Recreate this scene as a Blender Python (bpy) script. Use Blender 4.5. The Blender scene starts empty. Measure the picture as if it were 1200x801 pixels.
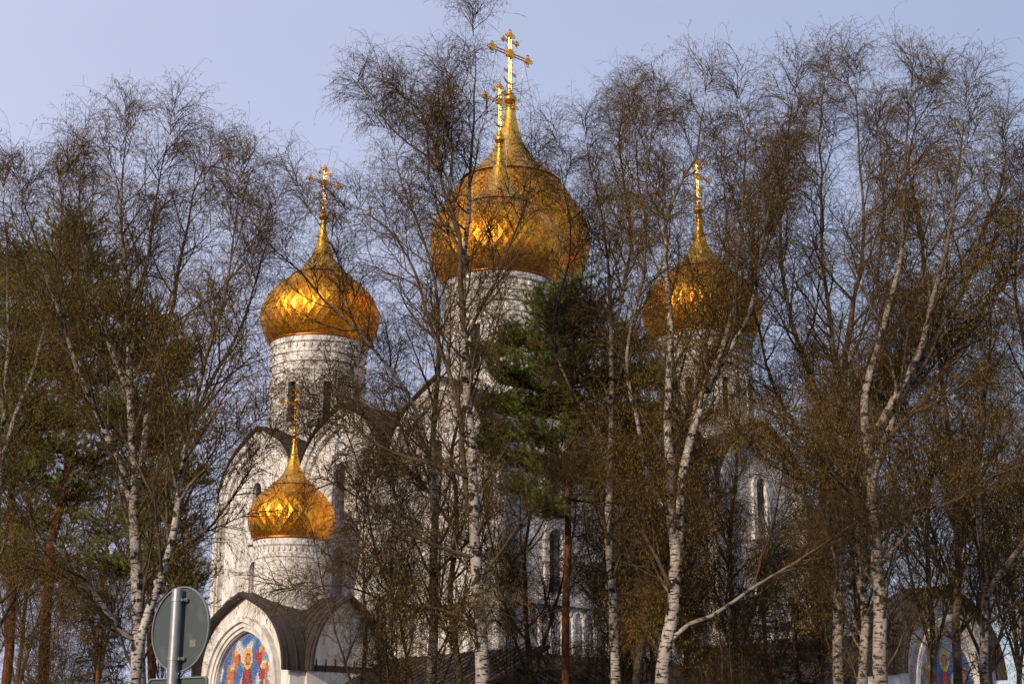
import bpy, bmesh, math, random
import numpy as np
from mathutils import Vector, Matrix
PI = math.pi
R = math.radians
scene = bpy.context.scene
COL = scene.collection

# ------------------------------------------------------------------ camera
PITCH = math.atan(499.5 / 1800.0)
cam_d = bpy.data.cameras.new('camera'); cam = bpy.data.objects.new('camera', cam_d); COL.objects.link(cam)
cam_d.lens = 54.0; cam_d.sensor_width = 36.0; cam_d.clip_end = 5000; cam_d.clip_start = 0.1
cam.location = (0, 0, 1.6); cam.rotation_euler = (PI / 2 + PITCH, 0, 0)
scene.camera = cam
# ------------------------------------------------------------------ sky and sun
SUN_AZ = 34.0      # degrees left of straight behind the camera
SUN_EL = 21.0
sdir = Vector((-math.sin(R(SUN_AZ)) * math.cos(R(SUN_EL)), -math.cos(R(SUN_AZ)) * math.cos(R(SUN_EL)), math.sin(R(SUN_EL))))
world = bpy.data.worlds.new("World"); scene.world = world; world.use_nodes = True
wn, wl = world.node_tree.nodes, world.node_tree.links
wn.clear()
sky = wn.new('ShaderNodeTexSky'); sky.sky_type = 'NISHITA'; sky.sun_disc = False
sky.sun_elevation = R(SUN_EL); sky.sun_rotation = R(180 + SUN_AZ)
sky.air_density = 1.0; sky.dust_density = 1.0; sky.ozone_density = 2.0
bg = wn.new('ShaderNodeBackground'); wo = wn.new('ShaderNodeOutputWorld')
bg.inputs['Strength'].default_value = 0.125
# a thin veil of high cloud, defined by sky direction
tc = wn.new('ShaderNodeTexCoord'); mp = wn.new('ShaderNodeMapping'); mp.inputs['Scale'].default_value = (1.2, 1.2, 3.0)
nz = wn.new('ShaderNodeTexNoise'); nz.inputs['Scale'].default_value = 1.6; nz.inputs['Detail'].default_value = 5; nz.inputs['Roughness'].default_value = 0.5
cr = wn.new('ShaderNodeMapRange'); cr.inputs[1].default_value = 0.38; cr.inputs[2].default_value = 0.72; cr.inputs[3].default_value = 0.0; cr.inputs[4].default_value = 0.13
mixs = wn.new('ShaderNodeMixRGB'); mixs.inputs['Color2'].default_value = (4.6, 4.95, 6.75, 1)
wl.new(tc.outputs['Generated'], mp.inputs[0]); wl.new(mp.outputs[0], nz.inputs['Vector']); wl.new(nz.outputs['Fac'], cr.inputs[0])
sx = wn.new('ShaderNodeSeparateXYZ'); wl.new(tc.outputs['Generated'], sx.inputs[0])
gx = wn.new('ShaderNodeMapRange'); gx.inputs[1].default_value = -0.32; gx.inputs[2].default_value = 0.36; gx.inputs[3].default_value = 0.97; gx.inputs[4].default_value = 0.50
wl.new(sx.outputs[0], gx.inputs[0]); av = wn.new('ShaderNodeMath'); av.operation = 'ADD'; wl.new(gx.outputs[0], av.inputs[0]); wl.new(cr.outputs[0], av.inputs[1])
wl.new(av.outputs[0], mixs.inputs['Fac']); wl.new(sky.outputs[0], mixs.inputs['Color1'])
wl.new(mixs.outputs[0], bg.inputs['Color']); wl.new(bg.outputs[0], wo.inputs[0])
sun_d = bpy.data.lights.new('sun', 'SUN'); sun = bpy.data.objects.new('sun', sun_d); COL.objects.link(sun)
sun_d.energy = 4.2; sun_d.angle = R(0.5); sun_d.color = (1.0, 0.79, 0.56)
sun.rotation_euler = sdir.to_track_quat('Z', 'Y').to_euler()
sun.location = sdir * 200
scene.view_settings.view_transform = 'Standard'; scene.view_settings.look = 'None'
scene.view_settings.exposure = 0.0; scene.view_settings.gamma = 1.0
scene.cycles.max_bounces = 6; scene.cycles.diffuse_bounces = 3; scene.cycles.glossy_bounces = 3
scene.cycles.transparent_max_bounces = 4

# ------------------------------------------------------------------ helpers
CP, SP = math.cos(PITCH), math.sin(PITCH)
def at(px, py, Y):
    """world point at depth Y seen at (px, py) of the 1200x801 photograph"""
    xc = (px - 600) / 1800.0; yc = (400.5 - py) / 1800.0
    dx, dy, dz = xc, CP - yc * SP, SP + yc * CP
    k = Y / dy
    return Vector((dx * k, Y, 1.6 + dz * k))

def tag(o, label=None, cat=None, group=None, kind=None):
    if label: o['label'] = label
    if cat: o['category'] = cat
    if group: o['group'] = group
    if kind: o['kind'] = kind
    return o
def empty(name, loc=(0, 0, 0), rz=0.0):
    o = bpy.data.objects.new(name, None); COL.objects.link(o); o.location = loc; o.rotation_euler = (0, 0, rz)
    o.empty_display_size = 0.5
    return o
def link_mesh(name, me, parent=None):
    o = bpy.data.objects.new(name, me); COL.objects.link(o)
    if parent: o.parent = parent
    return o
def from_bm(name, bm, mats, parent=None, smooth=False):
    me = bpy.data.meshes.new(name)
    bmesh.ops.recalc_face_normals(bm, faces=bm.faces[:])
    bm.to_mesh(me); bm.free()
    for m in (mats if isinstance(mats, (list, tuple)) else [mats]): me.materials.append(m)
    if smooth:
        me.polygons.foreach_set('use_smooth', [True] * len(me.polygons))
    return link_mesh(name, me, parent)
def auto_smooth(o, ang=35):
    me = o.data
    me.polygons.foreach_set('use_smooth', [True] * len(me.polygons))
    bm = bmesh.new(); bm.from_mesh(me)
    for e in bm.edges:
        if len(e.link_faces) == 2 and e.calc_face_angle(0) > R(ang): e.smooth = False
    bm.to_mesh(me); bm.free()
    return o

def box(bm, x0, x1, y0, y1, z0, z1, M=None, mi=0):
    v = [bm.verts.new((M @ Vector(p)) if M else p) for p in ((x0, y0, z0), (x1, y0, z0), (x1, y1, z0), (x0, y1, z0), (x0, y0, z1), (x1, y0, z1), (x1, y1, z1), (x0, y1, z1))]
    for f in ((0, 3, 2, 1), (4, 5, 6, 7), (0, 1, 5, 4), (1, 2, 6, 5), (2, 3, 7, 6), (3, 0, 4, 7)):
        bm.faces.new([v[i] for i in f]).material_index = mi
def prism(bm, pts, d0, d1, M=None, caps=True, mi=0):
    """pts: outline (u, z); extruded from d0 to d1; local frame is (u, d, z)"""
    a = []; b = []
    for u, z in pts:
        p = Vector((u, d0, z)); q = Vector((u, d1, z))
        a.append(bm.verts.new(M @ p if M else p)); b.append(bm.verts.new(M @ q if M else q))
    n = len(pts)
    for i in range(n):
        bm.faces.new((a[i], a[(i + 1) % n], b[(i + 1) % n], b[i])).material_index = mi
    if caps:
        bm.faces.new(a[::-1]).material_index = mi; bm.faces.new(b).material_index = mi
def band(bm, outer, inner, d0, d1, M=None, mi=0):
    """open arch band between two outlines of the same length, extruded d0..d1"""
    n = len(outer); V = []
    for pts, d in ((outer, d0), (inner, d0), (outer, d1), (inner, d1)):
        V.append([bm.verts.new((M @ Vector((u, d, z))) if M else (u, d, z)) for u, z in pts])
    o0, i0, o1, i1 = V
    for k in range(n - 1):
        for q in ((o0[k], o0[k + 1], i0[k + 1], i0[k]), (o1[k], i1[k], i1[k + 1], o1[k + 1]), (o0[k], o1[k], o1[k + 1], o0[k + 1]), (i0[k], i0[k + 1], i1[k + 1], i1[k])):
            bm.faces.new(q).material_index = mi
    bm.faces.new((o0[0], i0[0], i1[0], o1[0])); bm.faces.new((o0[-1], o1[-1], i1[-1], i0[-1]))
def lathe(bm, prof, n, M=None, mi=0, close=False):
    rings = []
    for r, z in prof:
        rings.append([bm.verts.new((M @ Vector((r * math.cos(2 * PI * i / n), r * math.sin(2 * PI * i / n), z))) if M else (r * math.cos(2 * PI * i / n), r * math.sin(2 * PI * i / n), z)) for i in range(n)])
    for j in range(len(rings) - 1):
        for i in range(n):
            bm.faces.new((rings[j][i], rings[j][(i + 1) % n], rings[j + 1][(i + 1) % n], rings[j + 1][i])).material_index = mi
    if close:
        bm.faces.new(rings[0][::-1]).material_index = mi; bm.faces.new(rings[-1]).material_index = mi
def rod(bm, p, q, r, n=6, r2=None, mi=0):
    p, q = Vector(p), Vector(q); d = (q - p)
    if d.length < 1e-6: return
    qn = d.to_track_quat('Z', 'Y').to_matrix()
    r2 = r if r2 is None else r2
    A = [bm.verts.new(p + qn @ Vector((r * math.cos(2 * PI * i / n), r * math.sin(2 * PI * i / n), 0))) for i in range(n)]
    B = [bm.verts.new(q + qn @ Vector((r2 * math.cos(2 * PI * i / n), r2 * math.sin(2 * PI * i / n), 0))) for i in range(n)]
    for i in range(n): bm.faces.new((A[i], A[(i + 1) % n], B[(i + 1) % n], B[i])).material_index = mi
    bm.faces.new(A[::-1]).material_index = mi; bm.faces.new(B).material_index = mi
def ball(bm, c, r, seg=12, sx=1, sy=1, sz=1):
    M = Matrix.Translation(Vector(c)) @ Matrix.Diagonal((sx, sy, sz, 1))
    bmesh.ops.create_uvsphere(bm, u_segments=seg, v_segments=seg // 2 + 1, radius=r, matrix=M)
def keel(w, h, z0=0.0, tip=0.10, n=13):
    """keel-arch outline from (-w, z0) over the tip to (w, z0)"""
    pts = []
    hr = h * (1 - tip); tp = h * tip
    for i in range(2 * n + 1):
        th = PI * (1 - i / (2 * n)); x = w * math.cos(th); z = hr * math.sin(th)
        s = max(0.0, 1 - abs(x) / (0.5 * w))
        pts.append((x, z0 + z + tp * s ** 2.0))
    return pts
def apply_boolean(o, cutter_bm, solver='EXACT'):
    me = bpy.data.meshes.new('cut'); bmesh.ops.recalc_face_normals(cutter_bm, faces=cutter_bm.faces[:]); cutter_bm.to_mesh(me); cutter_bm.free()
    c = bpy.data.objects.new('cut', me); COL.objects.link(c)
    if o.parent: c.parent = o.parent
    m = o.modifiers.new('b', 'BOOLEAN'); m.object = c; m.operation = 'DIFFERENCE'; m.solver = solver
    bpy.context.view_layer.update()
    dg = bpy.context.evaluated_depsgraph_get()
    nm = bpy.data.meshes.new_from_object(o.evaluated_get(dg))
    o.modifiers.clear(); old = o.data; o.data = nm; nm.name = old.name + '_cut'
    bpy.data.objects.remove(c)
    return o

# ------------------------------------------------------------------ materials
def new_mat(name, rough=0.8, metallic=0.0, color=(0.5, 0.5, 0.5), spec=0.3):
    m = bpy.data.materials.new(name); m.use_nodes = True
    b = m.node_tree.nodes['Principled BSDF']
    b.inputs['Base Color'].default_value = (*color, 1); b.inputs['Roughness'].default_value = rough; b.inputs['Metallic'].default_value = metallic
    b.inputs['Specular IOR Level'].default_value = spec
    return m, m.node_tree.nodes, m.node_tree.links, b
def ramp(N, L, src, stops):
    r = N.new('ShaderNodeValToRGB'); e = r.color_ramp.elements
    while len(e) < len(stops): e.new(0.5)
    for k, (p, c) in enumerate(stops): e[k].position = p; e[k].color = (*c, 1)
    L.new(src, r.inputs[0]); return r
def noise(N, L, scale, detail=4, rough=0.55, coord=None, mscale=None):
    n = N.new('ShaderNodeTexNoise'); n.inputs['Scale'].default_value = scale; n.inputs['Detail'].default_value = detail; n.inputs['Roughness'].default_value = rough
    if coord is not None:
        if mscale:
            mpn = N.new('ShaderNodeMapping'); mpn.inputs['Scale'].default_value = mscale; L.new(coord, mpn.inputs[0]); L.new(mpn.outputs[0], n.inputs['Vector'])
        else: L.new(coord, n.inputs['Vector'])
    return n
def bump(N, L, b, src, strength=0.3, dist=0.02):
    bn = N.new('ShaderNodeBump'); bn.inputs['Strength'].default_value = strength; bn.inputs['Distance'].default_value = dist
    L.new(src, bn.inputs['Height']); L.new(bn.outputs[0], b.inputs['Normal']); return bn

def mat_whitewash():
    m, N, L, b = new_mat('whitewashed_brick', 0.9, spec=0.15)
    c = N.new('ShaderNodeTexCoord').outputs['Object']
    n1 = noise(N, L, 0.55, 6, 0.6, c)
    n2 = noise(N, L, 1.0, 5, 0.65, c, (2.2, 2.2, 0.35))
    n3 = noise(N, L, 9.0, 3, 0.6, c)
    r1 = ramp(N, L, n1.outputs['Fac'], [(0.32, (0.58, 0.555, 0.53)), (0.45, (0.72, 0.70, 0.68)), (0.6, (0.82, 0.80, 0.78))])
    r2 = ramp(N, L, n2.outputs['Fac'], [(0.38, (0.58, 0.55, 0.51)), (0.55, (1, 1, 1))])
    r3 = ramp(N, L, n3.outputs['Fac'], [(0.35, (0.9, 0.9, 0.9)), (0.6, (1, 1, 1))])
    mx = N.new('ShaderNodeMixRGB'); mx.blend_type = 'MULTIPLY'; mx.inputs[0].default_value = 0.7
    L.new(r1.outputs[0], mx.inputs[1]); L.new(r2.outputs[0], mx.inputs[2])
    mx2 = N.new('ShaderNodeMixRGB'); mx2.blend_type = 'MULTIPLY'; mx2.inputs[0].default_value = 0.8
    L.new(mx.outputs[0], mx2.inputs[1]); L.new(r3.outputs[0], mx2.inputs[2]); L.new(mx2.outputs[0], b.inputs['Base Color'])
    # brick courses felt through the whitewash
    w = N.new('ShaderNodeTexWave'); w.wave_type = 'BANDS'; w.bands_direction = 'Z'; w.inputs['Scale'].default_value = 3.6; w.inputs['Distortion'].default_value = 0.3
    L.new(c, w.inputs['Vector'])
    ad = N.new('ShaderNodeMath'); ad.operation = 'MULTIPLY_ADD'; ad.inputs[1].default_value = 0.08
    L.new(w.outputs['Fac'], ad.inputs[0]); L.new(n3.outputs['Fac'], ad.inputs[2])
    bump(N, L, b, ad.outputs[0], 0.4, 0.03)
    return m
def mat_roof():
    m, N, L, b = new_mat('brown_roof_metal', 0.62, 0.0, spec=0.35)
    c = N.new('ShaderNodeTexCoord').outputs['Object']
    n1 = noise(N, L, 0.9, 5, 0.6, c); n2 = noise(N, L, 7.0, 4, 0.6, c)
    r1 = ramp(N, L, n1.outputs['Fac'], [(0.3, (0.026, 0.020, 0.018)), (0.65, (0.052, 0.041, 0.036))])
    r2 = ramp(N, L, n2.outputs['Fac'], [(0.35, (0.75, 0.75, 0.75)), (0.6, (1, 1, 1))])
    mx = N.new('ShaderNodeMixRGB'); mx.blend_type = 'MULTIPLY'; mx.inputs[0].default_value = 1
    L.new(r1.outputs[0], mx.inputs[1]); L.new(r2.outputs[0], mx.inputs[2]); L.new(mx.outputs[0], b.inputs['Base Color'])
    bump(N, L, b, n2.outputs['Fac'], 0.25, 0.02)
    return m
def mat_gold(name, rough, tint=1.0):
    m, N, L, b = new_mat(name, rough, 1.0)
    a = N.new('ShaderNodeAttribute'); a.attribute_name = 'rnd'
    c = N.new('ShaderNodeTexCoord').outputs['Object']
    n1 = noise(N, L, 1.4, 5, 0.6, c); n2 = noise(N, L, 14.0, 3, 0.6, c)
    r = ramp(N, L, a.outputs['Fac'], [(0.0, (0.84 * tint, 0.31 * tint, 0.024 * tint)), (0.5, (0.95 * tint, 0.405 * tint, 0.035 * tint)), (1.0, (1.0 * tint, 0.53 * tint, 0.075 * tint))])
    r2 = ramp(N, L, n1.outputs['Fac'], [(0.3, (0.72, 0.66, 0.6)), (0.6, (1, 1, 1))])
    mx = N.new('ShaderNodeMixRGB'); mx.blend_type = 'MULTIPLY'; mx.inputs[0].default_value = 0.8
    L.new(r.outputs[0], mx.inputs[1]); L.new(r2.outputs[0], mx.inputs[2]); L.new(mx.outputs[0], b.inputs['Base Color'])
    mr = N.new('ShaderNodeMapRange'); mr.inputs[1].default_value = 0.3; mr.inputs[2].default_value = 0.7; mr.inputs[3].default_value = rough * 0.75; mr.inputs[4].default_value = rough * 1.4
    L.new(n2.outputs['Fac'], mr.inputs[0]); L.new(mr.outputs[0], b.inputs['Roughness'])
    bump(N, L, b, n1.outputs['Fac'], 0.25, 0.05)
    return m
WHITE = mat_whitewash(); ROOF = mat_roof(); GOLD = mat_gold('gilded_tiles', 0.43); GOLD2 = mat_gold('gilded_sheet', 0.34, 1.0)
for n_ in GOLD2.node_tree.nodes:
    if n_.type == 'VALTORGB' and len(n_.color_ramp.elements) == 3:
        for e_ in n_.color_ramp.elements: e_.color = (1.0, 0.53, 0.08, 1)
COPPER, _n, _l, _b = new_mat('copper_edge', 0.4, 1.0, (0.55, 0.17, 0.04))
GLASS, _n, _l, _b = new_mat('dark_window_glass', 0.12, 0.0, (0.03, 0.035, 0.045), 0.6)
FRAME, _n, _l, _b = new_mat('window_frame_paint', 0.6, 0.0, (0.12, 0.09, 0.07))
UNDER, _n, _l, _b = new_mat('weathered_underlay', 0.55, 1.0, (0.28, 0.13, 0.03))
CHAINM, _n, _l, _b = new_mat('chain_steel', 0.5, 0.7, (0.35, 0.32, 0.28))

# ------------------------------------------------------------------ cathedral
ROT = R(42.3)
CATH = empty('cathedral', (-0.12, 87.2, 0), ROT)
tag(CATH, 'white cathedral with gilded onion domes and brown roofs rising behind the birches', 'cathedral')
W2 = 11.8; BAY = 2 * W2 / 3; SPR = 15.7; KH = 4.45
GROUND = 0.0

def face_matrix(k):
    """frame of facade k: u along the wall, d outward (0 at the wall plane), z up.  0: -Y face, 1: +X, 2: +Y, 3: -X"""
    a = k * PI / 2
    M = Matrix.Rotation(a, 4, 'Z') @ Matrix.Translation((0, -W2, 0)) @ Matrix.Diagonal((1, -1, 1, 1))
    return M
def arch_outline(w, z0, z1, n=7, u=0.0):
    """round-topped slot outline"""
    pts = [(u - w, z0), (u + w, z0)]
    for i in range(n + 1):
        t = PI * i / n; pts.append((u + w * math.cos(t), z1 - w + w * math.sin(t)))
    return pts

for k in range(4):
    M = face_matrix(k)
    bm = bmesh.new()
    # the wall slab with its scalloped top
    top = []
    for b_ in (1, 0, -1):
        kp = keel(BAY / 2 - 0.02, KH - 0.12, SPR)[::-1]
        top += [(u + b_ * BAY, z) for u, z in kp]
    outline = [(-W2 + 1.0, -0.5), (W2 - 1.0, -0.5)] if False else [(-W2, -0.5), (W2, -0.5)]
    if k % 2: # butt against the neighbouring walls
        outline = [(-W2 + 1.0, -0.5), (W2 - 1.0, -0.5)]
        top = [(max(-W2 + 1.0, min(W2 - 1.0, u)), z) for u, z in top]
    prism(bm, outline + top, -1.0, 0.0, M)
    bmesh.ops.remove_doubles(bm, verts=bm.verts[:], dist=0.001)
    wall = from_bm('wall', bm, WHITE, CATH)
    cut = bmesh.new(); wins = []
    for b_ in (-1, 0, 1):
        for (z0, z1, w) in ((9.6, 12.6, 0.42), (13.9, 17.0, 0.40)):
            prism(cut, arch_outline(w, z0, z1, 8, b_ * BAY), -0.75, 0.5, M); wins.append((b_ * BAY, z0, z1, w))
    apply_boolean(wall, cut)
    if k in (0, 3):
        for (u, z0, z1, w) in wins:
            bm = bmesh.new()
            o1 = arch_outline(w + 0.32, z0 - 0.1, z1 + 0.32, 10, u)[1:]; i1 = arch_outline(w + 0.02, z0 - 0.1, z1 + 0.02, 10, u)[1:]
            band(bm, o1 + [(u - w - 0.32, z0 - 0.1)], i1 + [(u - w - 0.02, z0 - 0.1)], 0.0, 0.16, M)
            box(bm, u - w - 0.45, u + w + 0.45, 0.0, 0.24, z0 - 0.32, z0 - 0.1, M)
            wf = from_bm('window', bm, WHITE, CATH)
            bm = bmesh.new(); box(bm, u - w, u + w, -0.5, -0.46, z0, z1, M)
            from_bm('pane', bm, GLASS, wf)
            bm = bmesh.new()
            box(bm, u - 0.03, u + 0.03, -0.455, -0.4, z0, z1, M)
            zz = z0 + 0.5
            while zz < z1 - 0.2:
                box(bm, u - w, u + w, -0.455, -0.41, zz, zz + 0.05, M); zz += 0.55
            from_bm('glazing_bar', bm, FRAME, wf)
    # pilasters, archivolts, frieze
    bm = bmesh.new()
    for i in range(4):
        u = -W2 + i * BAY
        lo, hi = u - 0.55, u + 0.55
        if i == 0: lo = -W2 + (0.0 if k % 2 == 0 else 0.003)
        if i == 3: hi = W2 - (0.0 if k % 2 == 0 else 0.003)
        box(bm, lo, hi, 0, 0.32, -0.5, SPR + 0.35, M)
        box(bm, lo + 0.14 if i else lo, hi - 0.14 if i < 3 else hi, 0.32, 0.45, -0.5, SPR + 0.1, M)
        box(bm, lo - (0.1 if i else 0), hi + (0.1 if i < 3 else 0), 0.0, 0.55, SPR + 0.1, SPR + 0.42, M)
    for b_ in (-1, 0, 1):
        for (wo_, wi_, ho, hi_, d1) in ((0.12, 0.50, 0.15, 0.55, 0.34), (0.50, 0.85, 0.55, 0.95, 0.2)):
            o1 = [(u + b_ * BAY, z) for u, z in keel(BAY / 2 - wo_, KH - ho - .12, SPR)]
            i1 = [(u + b_ * BAY, z) for u, z in keel(BAY / 2 - wi_, KH - hi_ - .12, SPR)]
            band(bm, o1, i1, 0.0, d1, M)
        # blind arcade belt
        n = 9; ww = (BAY - 1.3) / n
        for j in range(n):
            u = b_ * BAY - (BAY - 1.3) / 2 + ww * (j + 0.5)
            ro = [(u + (ww * 0.46) * math.cos(t), 8.55 + ww * 0.46 * math.sin(t)) for t in np.linspace(0, PI, 9)]
            ri = [(u + (ww * 0.27) * math.cos(t), 8.55 + ww * 0.27 * math.sin(t)) for t in np.linspace(0, PI, 9)]
            band(bm, ro, ri, 0, 0.14, M)
            if j: box(bm, u - ww / 2 - 0.07, u - ww / 2 + 0.07, 0, 0.2, 6.6, 8.55, M)
        box(bm, b_ * BAY - BAY / 2 + 0.56, b_ * BAY + BAY / 2 - 0.56, 0, 0.28, 9.0, 9.22, M)
    from_bm('wall_moulding', bm, WHITE, CATH)

# zakomara roofs: keel barrels running through in both directions
bm = bmesh.new()
for k in (0, 1):
    A = Matrix.Rotation(k * PI / 2, 4, 'Z')
    for b_ in (-1, 0, 1):
        dz = 0.0 if k == 0 else 0.004
        if b_ == 0: rise = KH
        else: rise = KH
        def clampu(pts): return [(max(-W2 + .06, min(W2 - .06, u)), z) for u, z in pts]
        o1 = clampu([(u + b_ * BAY, z + dz) for u, z in keel(BAY / 2 + 0.10, rise + 0.10, SPR)])
        i1 = [(u + b_ * BAY - (b_ * .08), z + dz) for u, z in keel(BAY / 2 - 0.01, rise - 0.02, SPR)]
        band(bm, o1, i1, -W2 - 0.36, W2 + 0.36, A)
        # standing seams
        s = -W2 - 0.2
        while s < W2 + 0.2:
            o2 = clampu([(u + b_ * BAY - b_ * .01, z + dz) for u, z in keel(BAY / 2 + 0.14, rise + 0.145, SPR)])
            i2 = [(u + b_ * BAY - b_ * .09, z + dz) for u, z in keel(BAY / 2 + 0.085, rise + 0.085, SPR)]
            band(bm, o2, i2, s, s + 0.05, A); s += 0.62
roof = from_bm('roof', bm, ROOF, CATH); auto_smooth(roof, 30)
# stepped plinth between the barrels and the drums
bm = bmesh.new(); box(bm, -4.0, 4.0, -4.0, 4.0, SPR, 21.0); 
for sx in (-1, 1):
    for sy in (-1, 1):
        box(bm, sx * 7.8 - 2.5, sx * 7.8 + 2.5, sy * 7.8 - 2.5, sy * 7.8 + 2.5, SPR, 18.4)
from_bm('drum_plinth', bm, WHITE, CATH)

PROF = [(2.78, 0), (3.02, .35), (3.22, .8), (3.37, 1.25), (3.42, 1.65), (3.40, 2.0), (3.32, 2.35), (3.12, 2.8), (2.80, 3.25), (2.36, 3.7), (1.86, 4.1), (1.40, 4.48), (1.0, 4.85), (.74, 5.25), (.54, 5.65), (.39, 6.1), (.28, 6.6), (.20, 7.1), (.15, 7.6)]
PZ = np.array([p[1] for p in PROF]); PR = np.array([p[0] for p in PROF])
# smooth the profile
_zz = np.linspace(0, 7.6, 200); _rr = np.interp(_zz, PZ, PR)
for _ in range(30): _rr[1:-1] = (_rr[:-2] + 2 * _rr[1:-1] + _rr[2:]) / 4
def prof(z): return float(np.interp(z, _zz, _rr))

def make_cross(L, name='cross'):
    """cross with bar along local X, foot at z = 0, height L"""
    bm = bmesh.new(); s = L / 3.6
    g = 0.075 * s; t = 0.032 * s
    for sg in (-1, 1):                                                  # twin rails of the lattice post and bars
        rod(bm, (sg * g, 0, 0), (sg * g, 0, 3.25 * s), t)
        rod(bm, (-1.22 * s, 0, 2.25 * s + sg * g), (1.22 * s, 0, 2.25 * s + sg * g), t)
        rod(bm, (-0.45 * s, 0, 2.95 * s + sg * g * .6), (0.45 * s, 0, 2.95 * s + sg * g * .6), t * .8)
        rod(bm, (-0.42 * s, 0, 1.30 * s + sg * g * .6), (0.42 * s, 0, 1.12 * s + sg * g * .6), t * .8)
    z = 0.15
    while z < 3.2:
        rod(bm, (-g, 0, z * s), (g, 0, (z + .12) * s), t * .6, 4); z += 0.24
    x = -1.15
    while x < 1.15:
        rod(bm, (x * s, 0, 2.25 * s - g), ((x + .12) * s, 0, 2.25 * s + g), t * .6, 4); x += 0.24
    def disc(x, z, r, th=0.07):
        rod(bm, (x * s, -th * s, z * s), (x * s, th * s, z * s), r * s, 14)
    disc(0, 2.25, .26); disc(0, 2.25, .20, .1)
    def trefoil(x, z, dx, dz, r=.16):
        disc(x, z, r)
        for (a, b_) in ((dx, dz), (dz, dx), (-dz, -dx)):
            cx, cz = x + a * r * 1.45, z + b_ * r * 1.45
            for i in range(10):
                a0, a1 = 2 * PI * i / 10, 2 * PI * (i + 1) / 10; q = r * .5
                rod(bm, ((cx + q * math.cos(a0)) * s, 0, (cz + q * math.sin(a0)) * s), ((cx + q * math.cos(a1)) * s, 0, (cz + q * math.sin(a1)) * s), t * .9, 5)
    trefoil(-1.22, 2.25, -1, 0, .17); trefoil(1.22, 2.25, 1, 0, .17); trefoil(0, 3.28, 0, 1, .17)
    trefoil(-.45, 2.95, -1, 0, .085); trefoil(.45, 2.95, 1, 0, .085)
    for i in range(16):                                                 # rays round the centre
        a = 2 * PI * (i + .5) / 16
        if min(abs(math.sin(a)), abs(math.cos(a))) < .25: continue
        rod(bm, (.28 * s * math.cos(a), 0, (2.25 + .28 * math.sin(a)) * s), (.52 * s * math.cos(a), 0, (2.25 + .52 * math.sin(a)) * s), t * .6, 4, t * .2)
    for i in range(12):                                                 # crescent at the foot
        a0, a1 = PI + PI * i / 12, PI + PI * (i + 1) / 12
        rod(bm, (.42 * s * math.cos(a0), 0, (.95 + .36 * math.sin(a0)) * s), (.42 * s * math.cos(a1), 0, (.95 + .36 * math.sin(a1)) * s), (.02 + .035 * math.sin(PI * i / 12)) * s, 6, (.02 + .035 * math.sin(PI * (i + 1) / 12)) * s)
    for sg in (-1, 1):                                                  # scrolls on the lower post
        for zz_ in (.45, 1.55):
            for i in range(8):
                a0, a1 = -PI / 2 + PI * i / 8, -PI / 2 + PI * (i + 1) / 8
                rod(bm, (sg * (.08 + .13 * math.cos(a0)) * s, 0, (zz_ + .2 * math.sin(a0)) * s), (sg * (.08 + .13 * math.cos(a1)) * s, 0, (zz_ + .2 * math.sin(a1)) * s), t * .7, 4)
    return bm

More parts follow.
